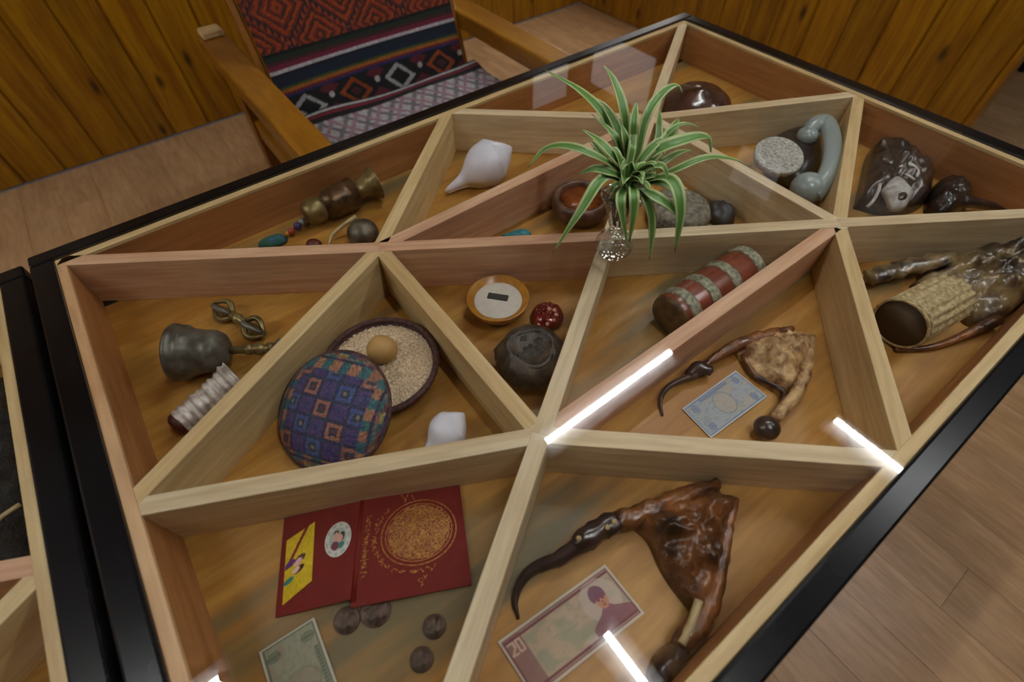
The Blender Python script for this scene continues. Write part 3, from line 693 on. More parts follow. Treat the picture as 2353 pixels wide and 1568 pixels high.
XY = np.array([(q.x, q.y) for q in v]); rgb = lid_pattern(XY[:, 0], XY[:, 1]) / 255; rgb = np.where(rgb <= 0.04045, rgb / 12.92, ((rgb + 0.055) / 1.055) ** 2.4)
ld = thing('woven_basket', 'colourful square-patterned half of a woven basket leaning on the grain-filled half', 'basket', V(764, 944, Z0 + 0.0455))
tv = (TC - ld.location); tv.z = 0; tv.normalize()
ld.rotation_mode = 'XYZ'
axr = Vector((0, 0, 1)).cross(tv); rotm = Matrix.Rotation(math.radians(17), 4, tv.cross(Vector((0, 0, 1))) * -1)
rotm = Matrix.Rotation(math.radians(-25), 4, Vector((0, 0, 1)).cross(tv))
ld.rotation_euler = rotm.to_euler()
mesh('weave', (v, f), M['lidpaint'], ld, cols=rgb)
v, f = [], []
for j in range(120):
    for k_ in range(6):
        a = 2 * PI * j / 120; b = 2 * PI * k_ / 6; rr = 0.0032 * (1 + 0.3 * math.sin(a * 60))
        v.append(Vector(((LR + rr * math.cos(b)) * math.cos(a), (LR + rr * math.cos(b)) * math.sin(a), -0.003 + rr * math.sin(b))))
for j in range(120):
    for k_ in range(6): f.append((j * 6 + k_, ((j + 1) % 120) * 6 + k_, ((j + 1) % 120) * 6 + (k_ + 1) % 6, j * 6 + (k_ + 1) % 6))
mesh('twisted_rim', (v, f), M['rim'], ld)

# ------------------------------------------------------------------ cup, red box, black pot
cpc = Vector((-0.191, 0.037, Z0))
cp = thing('wooden_cup', 'yellow wooden cup filled with a white disc bearing a black bar', 'cup', cpc)
M['cupwood'] = wood('cup_wood', lin(158, 100, 22), lin(186, 130, 44), 0.3, along=(12, 12, 3), coat=0.3, vary=0.02)
mesh('bowl', lathe([(0.0, 0), (0.030, 0), (0.032, 0.003), (0.042, 0.016), (0.0482, 0.030), (0.048, 0.0325), (0.0455, 0.0325), (0.040, 0.025), (0.0, 0.022)], 48), M['cupwood'], cp)
mesh('filling', lathe([(0.0375, 0.0222), (0.0368, 0.0255), (0.035, 0.0262), (0.0, 0.0262)], 40), plain('white_paste', lin(216, 208, 196), 0.7, noise=0.08, scale=120), cp)
b0 = V(1121, 679, Z0 + 0.027); b1 = V(1167, 686, Z0 + 0.027)
mesh('bar', box((b1 - b0).length, 0.011, 0.003, (0, 0, 0), 0.0006), plain('black_bar', lin(52, 52, 50), 0.5, noise=0.2), cp, smooth=False, loc=(b0 + b1) / 2 - cpc, rot=(0, 0, math.atan2((b1 - b0).y, (b1 - b0).x)))
rdc = V(1258, 722, Z0 + 0.012)
rd = thing('red_bead_box', 'small round shiny red beaded lid beside the wooden cup', 'ornament', (rdc.x, rdc.y, Z0))
M['redgloss'] = plain('red_gloss', lin(150, 40, 28), 0.2, 0.25, c2=lin(90, 20, 16), scale=160, coat=0.6)
mesh('dome', lathe([(0.0, 0), (0.024, 0), (0.0255, 0.006), (0.0235, 0.013), (0.017, 0.019), (0.0, 0.0225)], 32), M['redgloss'], rd)
for k_ in range(26):
    t = math.sqrt((k_ + 0.5) / 26); a = k_ * 2.39996; r = 0.0225 * t
    mesh('bead', ball(0.0042, (r * math.cos(a), r * math.sin(a), 0.021 * math.sqrt(max(0, 1 - (t * 0.92) ** 2)) + 0.0005), 8), M['redgloss'] if k_ % 5 else plain('pale_red_gloss', lin(206, 150, 134), 0.2, 0.2, coat=0.5), rd)
ptc = V(1220, 824, Z0 + 0.028)
pt = thing('black_pot', 'dark lumpy blackened clay pot beside the red lid', 'pot', (ptc.x, ptc.y, Z0))
M['soot'] = plain('blackened_clay', lin(84, 72, 60), 0.45, c2=lin(40, 36, 32), scale=60, bump=0.6, bscale=90)
mesh('body', lathe([(0.0, 0), (0.026, 0), (0.036, 0.008), (0.044, 0.022), (0.046, 0.034), (0.042, 0.046), (0.034, 0.054), (0.029, 0.057), (0.026, 0.0555), (0.025, 0.054)], 44,
     lambda r, z, a, i: r * (1.08 + 0.09 * mnoise.noise(Vector((math.cos(a) * 2.6, math.sin(a) * 2.6, z * 50))) + 0.035 * mnoise.noise(Vector((math.cos(a) * 7, math.sin(a) * 7, z * 130))))), M['soot'], pt)
mesh('ash_filling', cushion([(0.027 * math.cos(t), 0.027 * math.sin(t)) for t in np.linspace(0, 2 * PI, 13)[:-1]], 0.046, 0.010, 36, 8, p=3, nz=0.6, ns=60, seed=71), plain('ash', lin(66, 60, 54), 0.7, c2=lin(34, 31, 28), scale=110, bump=0.8), pt)
mesh('rim', lathe([(0.026, 0.051), (0.033, 0.0525), (0.0345, 0.0555), (0.031, 0.0575), (0.027, 0.056), (0.026, 0.051)], 36, lambda r, z, a, i: r * (1 + 0.07 * math.sin(3 * a + 1))), M['soot'], pt)

# ------------------------------------------------------------------ banded wooden drum
M['drumwood'] = wood('red_brown_wood', lin(104, 46, 30), lin(138, 68, 46), 0.32, along=(20, 20, 3), coat=0.4, vary=0.02)
M['band'] = plain('grey_green_metal', lin(176, 174, 150), 0.45, 0.2, c2=lin(112, 110, 92), scale=160, bump=0.5)
dp, dq = Vector((-0.020, -0.151, Z0 + 0.0365)), Vector((0.158, -0.152, Z0 + 0.034))
dr = thing('banded_flask', 'red-brown wooden cylinder with four grey-green metal bands', 'container', (0.08, -0.152, Z0))
DL = (dq - dp).length; A = axis_M(dp, dq)
mesh('barrel', xf(lathe([(0.0, 0.004), (0.022, 0.003), (0.030, 0.0), (0.0335, 0.004), (0.0345, 0.02), (0.0345, DL - 0.01), (0.033, DL), (0.0, DL)], 44), A), M['drumwood'], dr, world=True)
mesh('end_disc', xf(lathe([(0.0, -0.0025), (0.026, -0.0015), (0.0318, 0.0005), (0.0338, 0.005)], 32), A), plain('dark_end', lin(104, 80, 44), 0.45, c2=lin(56, 40, 30), scale=60), dr, world=True)
for s in (0.12, 0.36, 0.63, 0.94):
    z = s * DL
    mesh('band', xf(lathe([(0.0335, z - 0.009), (0.0362, z - 0.0085), (0.0368, z - 0.005), (0.0360, z), (0.0368, z + 0.005), (0.0362, z + 0.0085), (0.0335, z + 0.009)], 48, lambda r, zz, a, i: r * (1 + 0.006 * math.sin(40 * a))), A), M['band'], dr, world=True)

# ------------------------------------------------------------------ dried hides with hooks
M['hide'] = plain('dark_dried_hide', lin(142, 88, 46), 0.3, c2=lin(46, 27, 18), scale=24, bump=1.0, bscale=70, coat=0.25)
M['hide_pale'] = plain('pale_dried_hide', lin(212, 176, 126), 0.4, c2=lin(120, 78, 44), scale=55, bump=1.0, bscale=80)
M['horn'] = plain('black_horn', lin(62, 46, 42), 0.28, c2=lin(36, 26, 26), scale=50, bump=0.3, coat=0.3)
M['bone'] = plain('bone', lin(196, 174, 128), 0.5, noise=0.25, scale=80)
def XY_(pts, z=None): return [tuple(V(x, y, Z0 + 0.010 if z is None else z).xy) for x, y in pts]
hd1 = thing('dried_hide', 'large glossy brown dried hide with a long black hooked claw above the pink banknote', 'relic', V(1600, 1230, Z0))
mesh('body', cushion(XY_([(1440, 1196), (1500, 1168), (1570, 1138), (1650, 1106), (1664, 1130), (1694, 1142), (1680, 1200), (1664, 1280), (1644, 1360), (1606, 1412), (1556, 1362), (1518, 1304), (1492, 1246), (1462, 1216)]), Z0, 0.044, p=1.8, nz=0.55, ns=36, seed=4), M['hide'], hd1, world=True)
mesh('hooked_claw', tube(catmull([V(1192, 1424, Z0 + .003), V(1184, 1372, Z0 + .006), V(1214, 1318, Z0 + .010), V(1282, 1284, Z0 + .014), V(1340, 1248, Z0 + .018)], 24), lerpl([.0012, .004, .0065, .0085, .0105], 24), 12, jit=0.25), M['horn'], hd1, world=True)
mesh('claw_sheath', tube(catmull([V(1322, 1258, Z0 + .018), V(1342, 1240, Z0 + .020), V(1380, 1215, Z0 + .020), V(1420, 1202, Z0 + .020)], 16), lerpl([.009, .0125, .0125, .012], 16), 12, jit=0.4), M['horn'], hd1, world=True)
mesh('limb', tube(catmull([V(1406, 1206, Z0 + .018), V(1470, 1182, Z0 + .018), V(1540, 1154, Z0 + .018), V(1600, 1130, Z0 + .018), V(1650, 1112, Z0 + .016)], 26), lerpl([.0115, .012, .0105, .0095, .006], 26), 12, jit=0.5), M['hide'], hd1, world=True)
mesh('limb', tube(catmull([V(1688, 1146, Z0 + .016), V(1672, 1210, Z0 + .018), V(1656, 1290, Z0 + .018), V(1636, 1370, Z0 + .016), V(1596, 1440, Z0 + .014), V(1560, 1490, Z0 + .012)], 30), lerpl([.005, .007, .0085, .011, .011, .010], 30), 12, jit=0.5), M['hide'], hd1, world=True)
mesh('bone_shaft', tube(catmull([V(1606, 1380, Z0 + .026), V(1590, 1430, Z0 + .024), V(1566, 1480, Z0 + .022)], 10), [.0045] * 10, 10), M['bone'], hd1, world=True)
mesh('foot', cushion(XY_([(1560, 1462), (1585, 1490), (1560, 1560), (1520, 1600), (1488, 1560), (1510, 1500)]), Z0, 0.026, 40, 8, nz=0.4, seed=9), M['horn'], hd1, world=True)
for x, y in ((1412, 1200), (1396, 1212), (1330, 1238)): mesh('stud', ball(.0035, V(x, y, Z0 + .033), 8), M['bone'], hd1, world=True)
hd2 = thing('dried_hide', 'pale wrinkled dried hide with a thin hooked claw beside the blue banknote', 'relic', V(1780, 820, Z0))
mesh('body', cushion(XY_([(1690, 802), (1730, 778), (1776, 764), (1822, 752), (1868, 774), (1862, 820), (1846, 862), (1816, 900), (1794, 900), (1750, 872), (1718, 842)]), Z0, 0.034, p=1.8, nz=0.5, ns=46, seed=12), M['hide_pale'], hd2, world=True)
mesh('hooked_claw', tube(catmull([V(1523, 956, Z0 + .003), V(1518, 920, Z0 + .005), V(1535, 890, Z0 + .008), V(1578, 868, Z0 + .012), V(1600, 862, Z0 + .012)], 20), lerpl([.0012, .003, .0042, .005, .006], 20), 10), M['horn'], hd2, world=True)
mesh('claw_sheath', tube(catmull([V(1580, 862, Z0 + .013), V(1606, 848, Z0 + .014), V(1634, 852, Z0 + .012)], 10), lerpl([.006, .0105, .007], 10), 12, jit=0.4), M['horn'], hd2, world=True)
mesh('limb', tube(catmull([V(1606, 852, Z0 + .014), V(1650, 817, Z0 + .015), V(1710, 788, Z0 + .016), V(1770, 770, Z0 + .016), V(1822, 754, Z0 + .014)], 24), lerpl([.004, .006, .0085, .009, .004], 24), 12, jit=0.5), M['hide'], hd2, world=True)
mesh('limb', tube(catmull([V(1868, 774, Z0 + .014), V(1856, 830, Z0 + .016), V(1842, 880, Z0 + .016), V(1808, 930, Z0 + .016), V(1776, 970, Z0 + .014)], 24), lerpl([.0045, .0065, .0085, .008, .007], 24), 12, jit=0.5), M['hide_pale'], hd2, world=True)
mesh('limb', tube(catmull([V(1706, 816, Z0 + .008), V(1735, 862, Z0 + .008), V(1790, 892, Z0 + .008), V(1800, 915, Z0 + .010), V(1776, 955, Z0 + .012)], 20), .0042, 10), M['hide'], hd2, world=True)
mesh('black_knob', ball(.0165, V(1762, 984, Z0 + .0165), 18, 0.9), M['horn'], hd2, world=True)
M['skin'] = plain('mottled_skin', lin(146, 122, 82), 0.28, c2=lin(54, 42, 36), scale=30, bump=0.8, bscale=60, coat=0.4)
hd3 = thing('dried_hide', 'mottled grey-brown shiny dried skin behind the open cane basket', 'relic', V(2250, 640, Z0))
mesh('body', cushion(XY_([(2096, 650), (2150, 606), (2200, 588), (2280, 556), (2350, 545), (2420, 560), (2410, 640), (2350, 700), (2290, 740), (2230, 740), (2180, 690)]), Z0, 0.048, p=1.7, nz=0.5, ns=32, seed=21), M['skin'], hd3, world=True)
mesh('limb', tube(catmull([V(1996, 640, Z0 + .018), V(2050, 624, Z0 + .022), V(2120, 606, Z0 + .026), V(2190, 590, Z0 + .034)], 20), lerpl([.012, .015, .016, .014], 20), 14, 0.7, jit=0.6), M['skin'], hd3, world=True)
mesh('limb', tube(catmull([V(2058, 804, Z0 + .005), V(2130, 800, Z0 + .006), V(2200, 778, Z0 + .008), V(2290, 735, Z0 + .014)], 20), lerpl([.003, .0045, .006, .010], 20), 10), M['hide'], hd3, world=True)

# ------------------------------------------------------------------ open cane basket lying on its side
p, q = V(2066, 745, Z0 + 0.039), V(2178, 684, Z0 + 0.0365)
cb = thing('cane_basket', 'small open ribbed cane basket lying on its side with a dark mouth', 'basket', (p.x, p.y, Z0))
M['cane'] = plain('cane', lin(208, 188, 142), 0.65, c2=lin(156, 132, 90), scale=150, bump=0.5, bscale=260)
L = (q - p).length; A = axis_M(p, q); RB = 0.0365
mesh('wall', xf(lathe([(RB * .93, 0.002), (RB, 0.0), (RB * 1.01, 0.004)] + [(RB * (1 - 0.04 * s), 0.004 + s * (L - 0.004)) for s in np.linspace(0.05, 1, 16)] + [(0.0, L)], 96, lambda r, z, a, i: r * (1 + (0.042 * math.sin(18 * a + 0.15 * math.sin(z * 90)) if i > 2 else 0))), A), M['cane'], cb, world=True)
mesh('lining', xf(lathe([(RB * .935, 0.001), (RB * .92, L * .5), (RB * .88, L * .93), (0.0, L * .94)], 40), A), plain('dark_lining', lin(84, 66, 42), 0.7, noise=0.3), cb, world=True)
for z in (0.001, 0.0075):
    mesh('hoop', xf(tube([(1.0 * RB * math.cos(a), RB * math.sin(a), z) for a in np.linspace(0, 2 * PI, 49)], 0.0021, 6), A), M['cane'], cb, world=True)

# ------------------------------------------------------------------ rotary telephone
tp = thing('telephone', 'old telephone with silver dial and pale grey curved handset', 'telephone', V(1820, 360, Z0))
M['phoneblack'] = plain('black_bakelite', lin(40, 36, 36), 0.3, noise=0.3, scale=60)
M['dial'] = plain('silver_dial', lin(214, 212, 204), 0.45, 0.1, c2=lin(160, 158, 148), scale=190, bump=0.9, bscale=240)
M['handset'] = plain('pale_grey_plastic', lin(150, 164, 164), 0.3, noise=0.08, scale=20, coat=0.2)
mesh('body', cushion(XY_([(1760, 392), (1748, 350), (1790, 312), (1850, 300), (1885, 330), (1880, 400), (1850, 430), (1806, 424)]), Z0, 0.045, 48, 10, p=3, nz=0.05, seed=2), M['phoneblack'], tp, world=True)
dc = V(1790, 357, Z0 + 0.064); dm = Matrix.Translation(dc) @ Matrix.Rotation(0.24, 4, Vector((0.72, -0.62, 0)).normalized())
dl = mesh('dial', xf(lathe([(r * 1.14, z) for r, z in ((0.0, -0.012), (0.036, -0.012), (0.0385, -0.004), (0.039, 0.0), (0.037, 0.0035), (0.035, 0.002), (0.030, 0.0015), (0.022, 0.003), (0.020, 0.002), (0.009, 0.003), (0.0, 0.0045))], 48), dm), M['dial'], tp, world=True)
for k_ in range(10):
    a = k_ * 0.53
    mesh('finger_ring', xf(tube([(0.0275 * math.cos(a) + 0.0042 * math.cos(t), 0.0275 * math.sin(a) + 0.0042 * math.sin(t), 0.0026) for t in np.linspace(0, 2 * PI, 13)], 0.0008, 5), dm), M['dial'], dl, world=True)
hs = mesh('handset', tube(catmull([V(1858, 306, Z0 + .055), V(1872, 288, Z0 + .062), V(1898, 282, Z0 + .064), V(1912, 320, Z0 + .064), V(1910, 370, Z0 + .060), V(1898, 408, Z0 + .052), V(1880, 432, Z0 + .040), V(1866, 446, Z0 + .032)], 36), lerpl([.012, .0175, .017, .0165, .016, .0165, .0185, .020], 36), 18, 0.8), M['handset'], tp, world=True)
mesh('earpiece', ball(.0205, V(1856, 312, Z0 + .050), 18, 0.8), M['handset'], tp, world=True)
mesh('mouthpiece', ball(.030, V(1856, 432, Z0 + .034), 20, 0.9), M['handset'], tp, world=True)

# ------------------------------------------------------------------ dark mask and beaked piece in the right corner
M['mask'] = plain('dark_carved_wood', lin(62, 48, 40), 0.3, c2=lin(32, 25, 22), scale=40, bump=0.7, bscale=60, coat=0.3)
M['maskwhite'] = plain('worn_white_paint', lin(198, 196, 194), 0.45, c2=lin(150, 146, 142), scale=70)
mk = thing('carved_mask', 'dark carved wooden mask with white painted mouth in the right corner', 'mask', V(2060, 420, Z0))
mesh('face', cushion(XY_([(1966, 470), (1980, 410), (1996, 350), (2030, 322), (2090, 340), (2110, 380), (2140, 400), (2136, 450), (2100, 480), (2030, 486)]), Z0, 0.050, 60, 14, p=2.4, nz=0.35, ns=40, seed=31), M['mask'], mk, world=True)
zt_ = Z0 + 0.054
mesh('white_mouth', cushion(XY_([(2028, 430), (2062, 400), (2102, 434), (2096, 454), (2082, 474), (2052, 476), (2040, 452)], zt_), Z0 + 0.045, 0.018, 40, 8, nz=0.1), M['maskwhite'], mk, world=True)
mesh('mouth_opening', cushion(XY_([(2054, 452), (2070, 446), (2082, 452), (2078, 464), (2064, 468), (2056, 464)], zt_), Z0 + 0.055, 0.0095, 24, 6, nz=0.05), M['mask'], mk, world=True)
mesh('white_brow', tube(catmull([V(2066, 384, zt_ - .004), V(2090, 378, zt_ - .004), V(2108, 394, zt_ - .004), V(2106, 408, zt_ - .006)], 14), lerpl([.002, .004, .004, .002], 14), 8), M['maskwhite'], mk, world=True)
mesh('white_brow', tube(catmull([V(2080, 400, zt_), V(2094, 408, zt_), V(2102, 414, zt_)], 8), .0022, 8), M['maskwhite'], mk, world=True)
mesh('white_scratch', tube(catmull([V(1992, 476, zt_ - .016), V(2006, 462, zt_ - .008), V(2018, 440, zt_ - .006), V(2022, 424, zt_ - .010)], 12), .003, 7), M['maskwhite'], mk, world=True)
mesh('horn', tube(catmull([V(2030, 350, Z0 + .03), V(2028, 330, Z0 + .045), V(2038, 316, Z0 + .05)], 10), lerpl([.012, .008, .003], 10), 10), M['mask'], mk, world=True)
bk_ = thing('beaked_head', 'dark brown carved head with a long black beak beside the mask', 'carving', V(2210, 450, Z0))
mesh('head', cushion(XY_([(2128, 478), (2140, 430), (2176, 412), (2212, 434), (2226, 462), (2206, 490), (2160, 500)]), Z0, 0.042, 44, 10, nz=0.25, seed=41), M['mask'], bk_, world=True)
mesh('beak', tube(catmull([V(2206, 464, Z0 + .022), V(2240, 466, Z0 + .020), V(2280, 474, Z0 + .014), V(2312, 482, Z0 + .006)], 16), lerpl([.013, .010, .007, .0015], 16), 12), M['horn'], bk_, world=True)
mesh('eye', ball(.0028, V(2196, 437, Z0 + .036), 8), M['maskwhite'], bk_, world=True)

# ------------------------------------------------------------------ dome bowl, round bowl, grey disc (compartments behind the plant)
dmn = thing('wooden_bowl', 'dark purple-brown wooden bowl turned upside down in the far corner', 'bowl', (0.516, 0.243, Z0))
M['darkbowl'] = plain('dark_polished_wood', lin(84, 52, 44), 0.22, c2=lin(52, 32, 30), scale=26, coat=0.6)
mesh('body', lathe([(0.0, 0.056), (0.016, 0.056), (0.018, 0.053), (0.046, 0.048), (0.066, 0.034), (0.078, 0.015), (0.080, 0.0), (0.075, 0.0)][::-1], 48), M['darkbowl'], dmn)
rb = thing('wooden_bowl', 'round mottled brown bowl with an orange inside behind the vase', 'bowl', (0.064, 0.134, Z0))
M['mottle'] = plain('mottled_brown', lin(120, 86, 66), 0.4, c2=lin(70, 46, 36), scale=60, bump=0.3)
mesh('body', lathe([(0.0, 0), (0.034, 0), (0.048, 0.012), (0.053, 0.028), (0.050, 0.040), (0.045, 0.044), (0.040, 0.042), (0.039, 0.034), (0.030, 0.022), (0.0, 0.018)], 48), M['mottle'], rb)
mesh('inside', lathe([(0.038, 0.036), (0.030, 0.026), (0.0, 0.0225)][::-1], 36), plain('orange_lacquer', lin(176, 96, 26), 0.3, c2=lin(110, 44, 14), scale=50, coat=0.3), rb)
gd = thing('carved_stone', 'grey carved round stone with ridged edge behind the plant', 'stone', (0.196, 0.016, Z0))
M['greystone'] = plain('grey_stone', lin(142, 136, 118), 0.6, c2=lin(84, 80, 70), scale=110, bump=0.8, bscale=150)
mesh('body', lathe([(0.0, 0), (0.050, 0), (0.055, 0.010), (0.056, 0.020), (0.050, 0.032), (0.034, 0.038), (0.030, 0.036), (0.012, 0.040), (0.0, 0.040)], 48, lambda r, z, a, i: r * (1 + 0.03 * math.cos(18 * a) * (i in (2, 3, 4)))), M['greystone'], gd)
sd = thing('dark_stone', 'dark blue-grey lump beside the carved round stone', 'stone', V(1650, 490, Z0))
mesh('body', cushion(XY_([(1630, 500), (1626, 468), (1650, 462), (1684, 484), (1690, 505), (1660, 515)]), Z0, 0.028, 36, 8, nz=0.4, seed=51), plain('slate', lin(72, 76, 80), 0.5, c2=lin(44, 46, 52), scale=60, bump=0.4), sd, world=True)
cs = thing('cream_pebble', 'small cream pebble behind the carved round stone', 'stone', V(1566, 448, Z0))
mesh('body', cushion(XY_([(1556, 458), (1556, 436), (1572, 430), (1584, 440), (1582, 456)]), Z0, 0.022, 28, 7, nz=0.25, seed=55), plain('cream_stone', lin(212, 186, 140), 0.55, noise=0.2, scale=80), cs, world=True)
tq = thing('turquoise_feather', 'small turquoise blue sliver at the foot of the divider', 'ornament', V(1190, 536, Z0))
mesh('body', cushion(XY_([(1150, 540), (1176, 532), (1208, 526), (1222, 536), (1210, 546), (1180, 546)], Z0 + .004), Z0, 0.010, 30, 6, nz=0.2), plain('turquoise', lin(52, 150, 158), 0.4, c2=lin(36, 96, 110), scale=90), tq, world=True)

# ------------------------------------------------------------------ brass teapot-like vessel, tassel, dark bell (left back compartment)
p, q = V(700, 496, Z0 + 0.030), V(862, 420, Z0 + 0.034)
bv_ = thing('brass_vessel', 'dark brass vessel with ringed neck and flared mouth lying in the back left compartment', 'vessel', (p.x, p.y, Z0))
L = (q - p).length; A = axis_M(p, q)
mesh('collar', xf(lathe([(0.0, 0.0), (0.014, 0.0), (0.019, 0.004), (0.022, 0.012), (0.0225, 0.030), (0.019, 0.036), (0.016, 0.038)], 32), A), M['brass'], bv_, world=True)
mesh('body', xf(lathe([(0.016, 0.034), (0.025, 0.044), (0.0285, 0.058), (0.027, 0.063), (0.029, 0.068), (0.028, 0.073), (0.029, 0.078), (0.0285, 0.10), (0.024, L - 0.055), (0.017, L - 0.042)], 36), A), plain('brown_bronze', lin(104, 76, 50), 0.35, 0.5, c2=lin(56, 40, 28), scale=60), bv_, world=True)
mesh('mouth', xf(lathe([(0.017, L - 0.044), (0.016, L - 0.034), (0.020, L - 0.018), (0.030, L - 0.002), (0.0315, L), (0.028, L), (0.016, L - 0.016), (0.0, L - 0.02)], 36), A), M['brass'], bv_, world=True)
ts = thing('bead_tassel', 'string of coloured beads ending in a blue-green tassel', 'beads', V(640, 545, Z0))
for i, (x, y, r, c) in enumerate(((694, 510, .0065, (158, 168, 160)), (684, 520, .0075, (70, 60, 120)), (670, 532, .0065, (150, 50, 40)), (704, 500, .0055, (110, 90, 90)), (660, 537, .005, (190, 120, 50)))):
    mesh('bead', ball(r, V(x, y, Z0 + r + 0.004), 12), plain('bead_paint', lin(*c), 0.3, noise=0.1), ts, world=True)
mesh('tassel', cushion(XY_([(590, 562), (606, 548), (640, 538), (658, 542), (652, 556), (620, 566)], Z0 + .006), Z0, 0.014, 30, 6, nz=0.3), plain('blue_green_thread', lin(34, 84, 110), 0.8, c2=lin(30, 90, 56), scale=120, bump=0.5), ts, world=True)
sb = thing('round_bell', 'small dark round bell with a cream cord loop', 'bell', V(830, 540, Z0))
mesh('body', ball(.027, V(834, 536, Z0 + .024), 24, 0.86), plain('dark_grey_metal', lin(112, 104, 88), 0.4, 0.35, c2=lin(48, 46, 40), scale=40), sb, world=True)
mesh('cord', tube(catmull([V(756, 562, Z0 + .004), V(764, 540, Z0 + .012), V(786, 520, Z0 + .020), V(806, 506, Z0 + .028), V(818, 498, Z0 + .030)], 20), lerpl([.0022, .003, .0036, .004, .0045], 20), 10), M['bone'], sb, world=True)
dk = thing('red_lump', 'small dark red lump by the foot of the divider', 'ornament', V(722, 560, Z0))
mesh('body', cushion(XY_([(700, 566), (706, 552), (726, 548), (738, 556), (730, 568)], Z0 + .004), Z0, 0.010, 26, 6, nz=0.3), plain('dark_red', lin(96, 28, 14), 0.5, noise=0.4, scale=90), dk, world=True)

# ------------------------------------------------------------------ banknotes
def note_pattern(base, border, ink, accent, portrait=False, seed=1):
    def fn(u, v):
        c = np.tile(np.array(base, float), (len(u), 1)); asp = 2.3
        e = np.minimum(np.minimum(u, 1 - u) * asp, np.minimum(v, 1 - v))
        c = mixc(c, ink, smooth(0.55, 0.75, nz2(u, v, 26, seed)) * 0.35); c = mixc(c, accent, smooth(0.5, 0.8, nz2(u, v, 9, seed + 1)) * 0.5)
        if not portrait:                               # central rosette
            r = np.hypot((u - 0.5) * asp, v - 0.5); a = np.arctan2(v - 0.5, (u - 0.5) * asp)
            c = mixc(c, accent, ((r < 0.30) & (np.mod(r * 26 + 0.4 * np.cos(8 * a), 1) < 0.5)).astype(float) * 0.8)
            c = mixc(c, ink, ((r > 0.30) & (r < 0.335)).astype(float) * 0.6)
            for cx in (0.13, 0.87):
                for cy in (0.2, 0.8):
                    rr = np.hypot((u - cx) * asp, v - cy); c = mixc(c, border, ((rr < 0.12) & (np.mod(rr * 40, 1) < 0.6)).astype(float) * 0.8)
            c = mixc(c, border, ((np.abs(v - 0.12) < 0.035) & (np.mod(u * 60, 1) < 0.65) & (u > 0.25) & (u < 0.75)).astype(float) * 0.7)
        else:
            # bust of a person in a cap, at the right end
            X = (u - 0.80) * asp; Y = v
            # denomination panel at the left end with a light figure 20
            pan = (u < 0.165) & (v > 0.07) & (v < 0.93)
            c = mixc(c, border, pan.astype(float) * 0.55)
            gx = (u * asp - 0.085) / 0.26; gy = (v - 0.12) / 0.22
            def seg(x0, y0, x1, y1): 
                t = np.clip(((gx - x0) * (x1 - x0) + (gy - y0) * (y1 - y0)) / ((x1 - x0) ** 2 + (y1 - y0) ** 2), 0, 1)
                return np.hypot(gx - x0 - t * (x1 - x0), gy - y0 - t * (y1 - y0)) < 0.075
            two = seg(.05, .1, .4, .1) | seg(.4, .1, .4, .5) | seg(.4, .5, .05, .95) | seg(.05, .95, .42, .95)
            zero = seg(.6, .1, .92, .1) | seg(.92, .1, .92, .95) | seg(.6, .95, .92, .95) | seg(.6, .1, .6, .95)
            c = mixc(c, (206, 176, 156), ((two | zero) & (u < 0.2)).astype(float))
            for yy in (0.105, 0.895): c = mixc(c, border, (np.abs(v - yy) < 0.018).astype(float) * (u < 0.97))
            head = np.hypot(X / 0.115, (Y - 0.43) / 0.15) < 1; cap = (np.hypot((X + 0.015) / 0.15, (Y - 0.33) / 0.165) < 1) & (Y < 0.40 + 0.1 * np.abs(X))
            sh = (np.abs(X) < 0.09 + 0.34 * smooth(0.55, 0.78, Y)) & (Y > 0.55) & (Y < 0.88)
            c = mixc(c, (206, 186, 176), (np.hypot(X / 0.36, (Y - 0.42) / 0.36) < 1).astype(float) * 0.6)
            c = mixc(c, (124, 70, 80), sh.astype(float) * 0.75); c = mixc(c, (150, 110, 130), (sh & (np.mod(X * 22 + Y * 8, 1) < 0.35)).astype(float) * 0.5)
            c = mixc(c, (196, 142, 116), head.astype(float)); c = mixc(c, (116, 72, 94), cap.astype(float) * 0.85)
            for ex in (-0.045, 0.045): c = mixc(c, (100, 52, 52), (np.hypot((X - ex) / 0.022, (Y - 0.42) / 0.014) < 1).astype(float))
            c = mixc(c, (140, 76, 70), (np.hypot(X / 0.035, (Y - 0.515) / 0.012) < 1).astype(float)); c = mixc(c, (164, 104, 88), (np.hypot(X / 0.014, (Y - 0.465) / 0.03) < 1).astype(float))
        c = mixc(c, border, ((e > 0.045) & (e < 0.075)).astype(float) * 0.75)
        c = mixc(c, np.array(base, float) * 0.35 + 255 * 0.65 * np.array([0.92, 0.9, 0.86]), (e < 0.04).astype(float) * 0.75)
        return c
    return fn
zb = Z0 + 0.0015
def note(corners, fn, label, nx=150, ny=66, bend=None):
    cs4 = [V(x, y, zb) if not isinstance(x, Vector) else x for x, y in corners]
    c0 = sum(cs4, Vector()) / 4
    vf, cc = sheet([q - c0 for q in cs4], nx, ny, fn, 0.0005, bend)
    o = mesh('banknote', vf, M['paint'], None, cols=cc, loc=c0)
    return tag(o, label, 'banknote', 'banknotes under the glass')
note([(1567, 940), (1690, 852), (1763, 912), (1634, 1008)], note_pattern((166, 172, 178), (92, 112, 158), (120, 134, 132), (192, 168, 138), seed=4), 'blue-grey banknote with ornate border beside the pale hide', bend=lambda u, v: 0.001 * np.sin(u * 3))
a, b, c = V(1143, 1476, zb), V(1390, 1297, zb), V(1482, 1410, zb)
def cs_(a, b, c): return [a, b, c, a + (c - b)]
cc4 = cs_(a, b, c)
vf, cc = sheet([q - cc4[0] for q in cc4], 200, 90, note_pattern((188, 166, 142), (122, 72, 76), (150, 150, 128), (142, 152, 128), True, seed=9), 0.0005, bend=lambda u, v: 0.001 * np.sin(u * 4))
